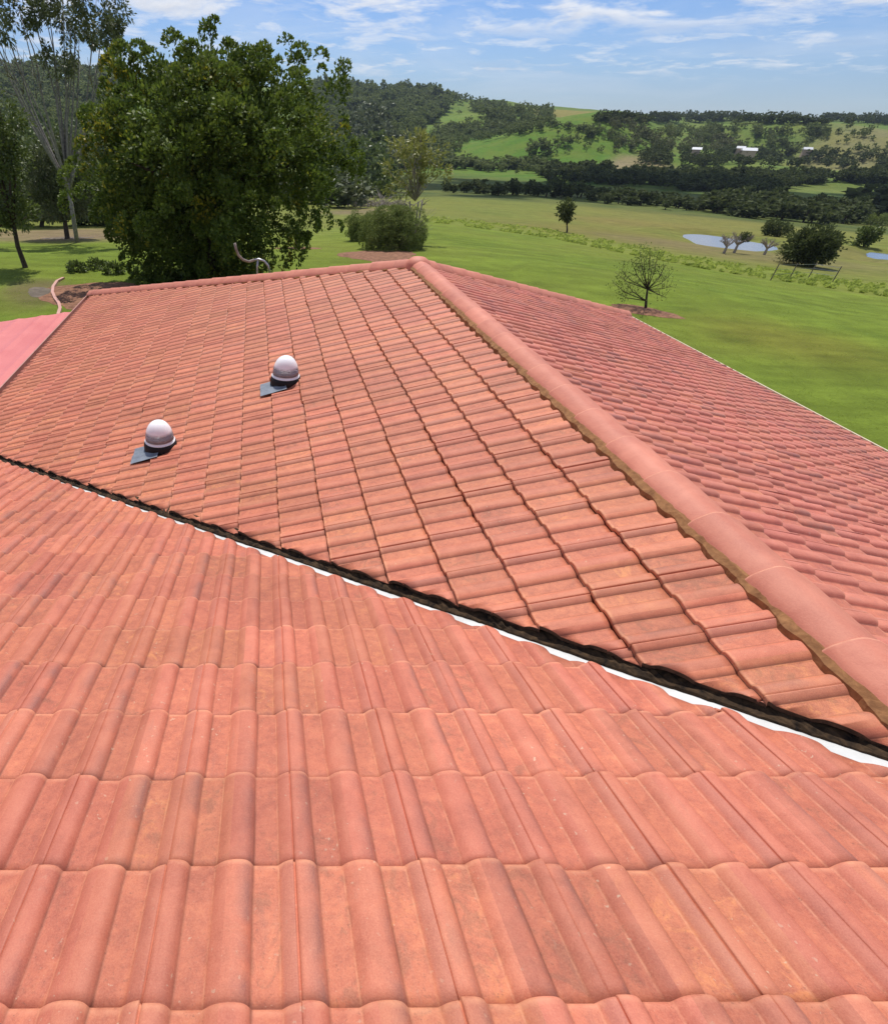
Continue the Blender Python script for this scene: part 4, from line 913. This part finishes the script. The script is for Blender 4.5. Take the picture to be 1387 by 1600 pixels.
# ---------------------------------------------------------------- grasses: stuff
def strip_grass():
    rnd = np.random.default_rng(90); P_ = []; n_ = 22000
    xs = [600, 640, 700, 860, 965, 1120, 1200, 1387, 1500]; ys = [352, 345, 350, 372, 394, 424, 436, 464, 480]
    px = rnd.uniform(660, 1460, n_); base_y = np.interp(px, xs, ys)
    cache = {}
    for x in range(660, 1462, 8):
        g_ = ground(x, float(np.interp(x, xs, ys))); cache[x] = (math.atan2(g_[0] - CAM[0], g_[1] - CAM[1]), rdist(g_))
    ks = sorted(cache); az = np.interp(px, ks, [cache[k][0] for k in ks]); rr = np.interp(px, ks, [cache[k][1] for k in ks]) * (1 + rnd.random(n_) ** 1.5 * .22)
    cl = vnoise(px / 9, rr / 3, 4); sel = cl > -.05; az, rr, px = az[sel], rr[sel], px[sel]
    x = CAM[0] + rr * np.sin(az); y = CAM[1] + rr * np.cos(az); z = H(x, y); n_ = len(x); h = (.07 + .25 * rnd.random(n_) ** 3) * (rr / 60) ** .3
    C_ = np.stack([x, y, z + h * .42], 1); D_ = np.stack([rnd.normal(0, .8, n_), rnd.normal(0, .8, n_), np.full(n_, .6)], 1)
    V_, F_ = leaves(C_, D_, h, .10 + .12 * rnd.random(n_), rnd)
    return V_, F_
V_, F_ = strip_grass(); tag(mesh_obj('tall_grass', V_, F_, M['reed']), 'band of taller fresh green grass along the lower edge of the lawn', 'grass', None, 'stuff')
rnd = np.random.default_rng(91); PX = []
for _ in range(5200):
    a = rnd.uniform(-.45, .95); r_ = 14 + 40 * rnd.random() ** 1.2; PX.append((a, r_))
PX = np.array(PX); x = CAM[0] + PX[:, 1] * np.sin(PX[:, 0]); y = CAM[1] + PX[:, 1] * np.cos(PX[:, 0])
a_, b_ = wing(x, y); sel = ~((a_ > -WL - .3) & (a_ < WR + .3) & (b_ < LCL + .3)); x, y = x[sel], y[sel]; k = np.repeat(np.arange(len(x)), 7)
xx, yy = x[k] + rnd.normal(0, .10, len(k)), y[k] + rnd.normal(0, .10, len(k)); hh = .04 + .05 * rnd.random(len(k))
V_, F_ = leaves(np.stack([xx, yy, H(xx, yy) + hh * .4], 1), np.stack([rnd.normal(0, .6, len(k)), rnd.normal(0, .6, len(k)), np.ones(len(k))], 1), hh, np.full(len(k), .012), rnd)
tag(mesh_obj('lawn_tufts', V_, F_, M['reed']), 'short grass blades of the mown lawn', 'grass', None, 'stuff')

# ---------------------------------------------------------------- forest and field trees
def far_tree_mesh(seed, n=70, flat=1.0):
    """crown of a few hundred leaf clumps on a short trunk, unit height"""
    rnd = np.random.default_rng(seed); nb = rnd.integers(4, 8); bl = []
    for _ in range(nb): bl.append((rnd.normal(0, .17), rnd.normal(0, .17), .27 + rnd.uniform(0, .48), .26 * rnd.uniform(.7, 1.1), .26 * rnd.uniform(.7, 1.1), .22 * rnd.uniform(.7, 1.15) * flat))
    V1, F1, _ = crown(bl, n, 5, .17, .12, rnd, .07, .4, .75)
    mb = MB(); mb.tube([(0, 0, -.05), (.01, 0, .3), (0, .01, .55)], [.035, .028, .012], 4, False)
    V2 = np.array(mb.v); F2 = np.array(mb.f) + len(V1); return np.concatenate([V1, V2]), np.concatenate([F1, F2]), len(F1)
VAR = [far_tree_mesh(100 + i) for i in range(8)]; LOW = [far_tree_mesh(120 + i, 30) for i in range(8)]
def proto(i, leafm):
    V_, F_, nf = VAR[i]; me = mesh_obj('field_tree', V_, F_, leafm).data; ob = bpy.data.objects['field_tree'] if False else None
    me.materials.append(M['bark']); mi = np.zeros(len(F_), np.int32); mi[nf:] = 1; me.polygons.foreach_set('material_index', mi); return me
def inpoly(x, y, pl):
    c = False; j = len(pl) - 1
    for i in range(len(pl)):
        if ((pl[i][1] > y) != (pl[j][1] > y)) and (x < (pl[j][0] - pl[i][0]) * (y - pl[i][1]) / (pl[j][1] - pl[i][1]) + pl[i][0]): c = not c
        j = i
    return c
PROTO = {}
def place(i, leafm, g_, h, wd, rz, name, label, cat, group):
    key = (i, leafm.name)
    if key not in PROTO:
        me = proto(i, leafm); PROTO[key] = me; o = [q for q in sc.collection.objects if q.data == me][0]; o.name = name
    else:
        o = bpy.data.objects.new(name, PROTO[key]); sc.collection.objects.link(o)
    o.location = (g_[0], g_[1], g_[2]); o.scale = (wd, wd, h); o.rotation_euler = (0, 0, rz); return tag(o, label, cat, group)
rnd = np.random.default_rng(200)
# the long hedgerow of trees across the valley floor
def row(x0, y0, x1, y1, n_, hpx, jit, leafm, label, group, cat='tree', name='hedgerow_tree', hv=.3):
    for k in range(n_):
        f_ = (k + .5) / n_; x = x0 + (x1 - x0) * f_ + rnd.normal(0, 3); y = y0 + (y1 - y0) * f_ + rnd.normal(0, jit); g_ = ground(x, y)
        if g_ is None: continue
        hm = hpx / pxm(g_) * rnd.uniform(1 - hv, 1 + hv) * 1.05; place(rnd.integers(0, 8), leafm, g_, hm, hm * rnd.uniform(1.3, 2.0), rnd.random() * 6.3, name, label, cat, group)
row(690, 300, 860, 306, 18, 14, 1.2, M['leaf_dark'], 'dark tree in the left half of the long tree line beyond the olive paddock', 'trees of the long line, left half')
row(860, 308, 1110, 330, 34, 17, 2.0, M['leaf_dark'], 'dark tree in the middle of the long tree line beyond the olive paddock', 'trees of the long line, middle')
row(1110, 330, 1335, 349, 40, 25, 3.0, M['leaf_dark'], 'dark tree in the right half of the long tree line beyond the olive paddock', 'trees of the long line, right half')
row(1345, 334, 1440, 344, 12, 36, 4.0, M['leaf_dark'], 'tall dark tree of the clump at the right edge of the valley', 'trees of the right edge clump')
row(690, 262, 850, 266, 20, 15, 2.0, M['leaf_far'], 'dark tree in the short line under the green knoll', 'trees under the green knoll')
for (x, y, h_, lab) in ((742, 302, 22, 'separate dark tree on the shaded grass at the left end of the tree line'), (800, 305, 26, 'separate taller dark tree on the shaded grass left of the paddock'), (828, 305, 24, 'separate dark tree standing right of the taller one on the shaded grass')):
    g_ = ground(x, y); hm = h_ / pxm(g_); place(3, M['leaf_dark'], g_, hm, hm * 1.1, 1.0, 'field_tree', lab, 'tree', None)
for (x, y, h_, lab, i) in ((855, 243, 22, 'dark tree low on the left flank of the green knoll'), (884, 228, 15, 'small tree halfway up the green knoll'), (925, 215, 20, 'dark tree high on the right shoulder of the green knoll'), (836, 245, 28, 'tall dark tree at the foot of the green knoll'), (1265, 212, 18, 'round dark tree alone on the pale right hand slope'), (1180, 216, 14, 'dark rounded tree on the slope above the far sheds')) and [(a, b, c, d, n) for n, (a, b, c, d) in enumerate(((855, 243, 22, 'dark tree low on the left flank of the green knoll'), (884, 228, 15, 'small tree halfway up the green knoll'), (925, 215, 20, 'dark tree high on the right shoulder of the green knoll'), (836, 245, 28, 'tall dark tree at the foot of the green knoll'), (1265, 212, 18, 'round dark tree alone on the pale right hand slope'), (1180, 216, 14, 'dark rounded tree on the slope above the far sheds')))]:
    g_ = ground(x, y)
    if g_ is not None: hm = h_ / pxm(g_); place(i, M['leaf_far'], g_, hm, hm * 1.2, 1.0 + i, 'hill_tree', lab, 'tree', None)
# the masses: one object of forest per kind of green
REG = [ # polygon (picture), number, height px range, material, low-detail
 ([(480, 128), (560, 146), (650, 146), (690, 158), (700, 175), (660, 205), (640, 235), (560, 225), (540, 300), (480, 300)], 620, (12, 20), 'leaf_far'),
 ([(690, 152), (770, 165), (860, 176), (858, 205), (800, 212), (740, 225), (700, 240), (650, 240), (690, 205), (790, 195), (740, 175)], 330, (9, 14), 'leaf_far'),
 ([(-60, 115), (200, 125), (200, 250), (-60, 260)], 420, (14, 30), 'leaf_far'),
 ([(-60, 230), (150, 230), (150, 320), (-60, 330)], 90, (26, 50), 'leaf_mid'),
 ([(490, 270), (600, 240), (610, 310), (500, 330)], 70, (26, 46), 'leaf_mid'),
 ([(545, 180), (600, 190), (600, 300), (560, 310)], 60, (22, 34), 'leaf_blue'),
 ([(930, 183), (1387, 188), (1450, 190), (1450, 196), (1387, 196), (930, 192)], 330, (7, 13), 'leaf_dark'),
 ([(985, 205), (1100, 215), (1190, 235), (1090, 245), (960, 235)], 75, (8, 14), 'leaf_olive'),
 ([(1040, 200), (1130, 205), (1120, 222), (1040, 215)], 60, (6, 12), 'leaf_far'),
 ([(820, 190), (930, 205), (1000, 225), (960, 240), (940, 215), (900, 205)], 50, (6, 11), 'leaf_far'),
 ([(1000, 235), (1200, 240), (1387, 250), (1450, 255), (1450, 268), (1200, 262), (1000, 262)], 170, (10, 16), 'leaf_dark'),
 ([(840, 268), (960, 274), (1100, 276), (1250, 280), (1387, 274), (1450, 278), (1450, 290), (1300, 286), (1230, 292), (1190, 308), (1080, 300), (980, 291), (850, 284)], 430, (12, 20), 'leaf_dark'),
 ([(690, 252), (780, 258), (860, 264), (890, 278), (800, 274), (690, 262)], 50, (9, 15), 'leaf_far'),
 ([(1100, 196), (1387, 205), (1387, 245), (1200, 235), (1100, 225)], 55, (7, 14), 'leaf_far'),
 ([(600, 225), (690, 232), (700, 262), (610, 270)], 110, (14, 24), 'leaf_far'),
 ([(940, 180), (1000, 190), (1010, 205), (960, 205)], 40, (6, 10), 'leaf_olive'),
 ([(-60, 300), (170, 305), (165, 345), (-60, 340)], 46, (34, 58), 'leaf_mid'),
 ([(440, 305), (560, 308), (560, 326), (440, 322)], 30, (26, 44), 'leaf_blue'),
 ([(820, 195), (1000, 205), (1040, 240), (830, 250)], 40, (4, 9), 'leaf_far'), ([(1030, 200), (1387, 205), (1387, 240), (1030, 236)], 80, (4, 9), 'leaf_far'), ([(640, 175), (800, 180), (800, 215), (640, 230)], 60, (5, 9), 'leaf_far'),
 ([(-100, 270), (20, 270), (10, 330), (-100, 330)], 40, (40, 60), 'leaf_dark'),
]
masses = {}
for pl, n_, hr, mt in REG:
    xs = [p[0] for p in pl]; ys = [p[1] for p in pl]; c_ = 0; tries = 0
    while c_ < n_ and tries < n_ * 8:
        tries += 1; x, y = rnd.uniform(min(xs), max(xs)), rnd.uniform(min(ys), max(ys))
        if not inpoly(x, y, pl): continue
        g_ = ground(x, y)
        if g_ is None or rdist(g_) > 2200: continue
        hm = rnd.uniform(*hr) / pxm(g_) * 1.05; wd = hm * rnd.uniform(.95, 1.5); V_, F_, nf = (VAR if hr[0] > 11 else LOW)[rnd.integers(0, 8)]
        a = rnd.random() * 6.28; ca_, sa_ = math.cos(a), math.sin(a)
        Q = np.stack([(V_[:, 0] * ca_ - V_[:, 1] * sa_) * wd + g_[0], (V_[:, 0] * sa_ + V_[:, 1] * ca_) * wd + g_[1], V_[:, 2] * hm + g_[2]], 1)
        L_ = masses.setdefault(mt, [[], [], 0]); L_[0].append(Q); L_[1].append(F_[:nf] + L_[2]); L_[2] += len(Q); c_ += 1
LB = {'leaf_far': ('woodland', 'blue green woodland covering the far hills'), 'leaf_dark': ('woodland', 'dark belts of trees across the valley floor and the far skyline'), 'leaf_mid': ('woodland', 'mid green wood behind the garden trees'), 'leaf_blue': ('woodland', 'greyish green wood beside the big dark tree'), 'leaf_olive': ('scrub', 'dusty olive scrub on the far slopes')}
for mt, L_ in masses.items():
    nm, lb = LB[mt]; tag(mesh_obj(nm, np.concatenate(L_[0]), np.concatenate(L_[1]), M[mt]), lb, 'forest', None, 'stuff')
# far farm sheds
for k, (x, y, wpx, hpx, lab) in enumerate(((1081, 251, 11, 4, 'far shed with grey white roof, leftmost of the valley buildings'), (1150, 247, 10, 4, 'small far shed with pale roof standing behind the widest one'), (1162, 252, 18, 5, 'widest far shed with bright white roof among the dark trees'), (1253, 249, 10, 4, 'far shed with white roof, rightmost of the valley buildings'))):
    g_ = ground(x, y); kp = pxm(g_); a = math.atan2(g_[0] - CAM[0], g_[1] - CAM[1]); t = thing('shed', lab, 'shed', g_ + np.array([0, 0, 0.0]), -a + .1 * k); w_, d_, h_ = wpx / kp, wpx / kp * .7, hpx / kp * 1.2; lift = 5.0
    mb = MB(); mb.box((0, 0, h_ * .5 + lift / 2 - .5), (w_, d_, h_ + lift)); mb.obj('wall', M['brick'], t)
    mb = MB(); z0 = h_ + lift - .45; e = .5; mb.add([(-w_ / 2 - e, -d_ / 2 - e, z0), (w_ / 2 + e, -d_ / 2 - e, z0), (w_ / 2 + e, d_ / 2 + e, z0), (-w_ / 2 - e, d_ / 2 + e, z0), (-w_ / 2 - e, 0, z0 + h_ * .6), (w_ / 2 + e, 0, z0 + h_ * .6)], [(0, 1, 5, 4), (2, 3, 4, 5), (0, 4, 3), (1, 2, 5), (0, 3, 2, 1)]); mb.obj('roof', M['white'], t)

# ------------------------------------------------------------------ clouds overhead (above the frame)
def cloud(cx_, cy_, cz_, lx, ly, n_, seed, label):
    rnd = np.random.default_rng(seed); bm = bmesh.new()
    for _ in range(n_):
        u1, u2 = rnd.uniform(-1, 1, 2); rr_ = rnd.uniform(.18, .34) * min(lx, ly) * (1.15 - .5 * abs(u1))
        mt_ = Matrix.Translation((u1 * lx, u2 * ly * (1 - u1 * u1 * .6), rnd.uniform(0, .2) * rr_)) @ Matrix.Diagonal((1.3, 1, .5, 1))
        bmesh.ops.create_icosphere(bm, subdivisions=3, radius=rr_, matrix=mt_)
    for v in bm.verts: v.co += v.co.normalized() * float(mnoise.noise(v.co / 22)) * 9
    me = bpy.data.meshes.new('cloud'); bm.to_mesh(me); bm.free(); me.materials.append(M['cloud']); o = bpy.data.objects.new('cloud', me); sc.collection.objects.link(o); o.location = (cx_, cy_, cz_)
    return tag(o, label, 'cloud', None, 'structure')
M['cloud'] = simple_mat('cloud_white', (.8, .8, .8), (.85, .85, .85), .1, 1.0)
for (px_, py_, r_, lx, ly, n_, sd_, rot_, lb_) in ((690, 303, 225, 60, 28, 22, 1, 0, 'cumulus cloud shading the left of the valley floor'), (1000, 300, 340, 170, 60, 60, 2, 0, 'long cumulus cloud shading the tree line'), (1290, 320, 330, 120, 60, 46, 3, 0, 'cumulus cloud shading the right of the valley floor')):
    g_ = at_r(px_, py_, r_); hgt_ = 620.0; k_ = hgt_ / SUN.z; cloud(g_[0] + SUN.x * k_, g_[1] + SUN.y * k_, g_[2] + hgt_, lx, ly, n_, sd_, lb_)

# ---------------------------------------------------------------- haze
hz_ = MB(); hz_.box((0, 800, 45), (5200, 6400, 290)); hob = hz_.obj('haze', None); hm_ = bpy.data.materials.new('haze'); hm_.use_nodes = True; hn = hm_.node_tree; hn.nodes.clear()
ho = hn.nodes.new('ShaderNodeOutputMaterial'); hv_ = hn.nodes.new('ShaderNodeVolumePrincipled'); hv_.inputs['Color'].default_value = (.62, .74, .92, 1); hv_.inputs['Density'].default_value = .00009; hn.links.new(hv_.outputs[0], ho.inputs['Volume'])
hob.data.materials.append(hm_); tag(hob, 'thin pale air haze over the valley', 'haze', None, 'stuff')
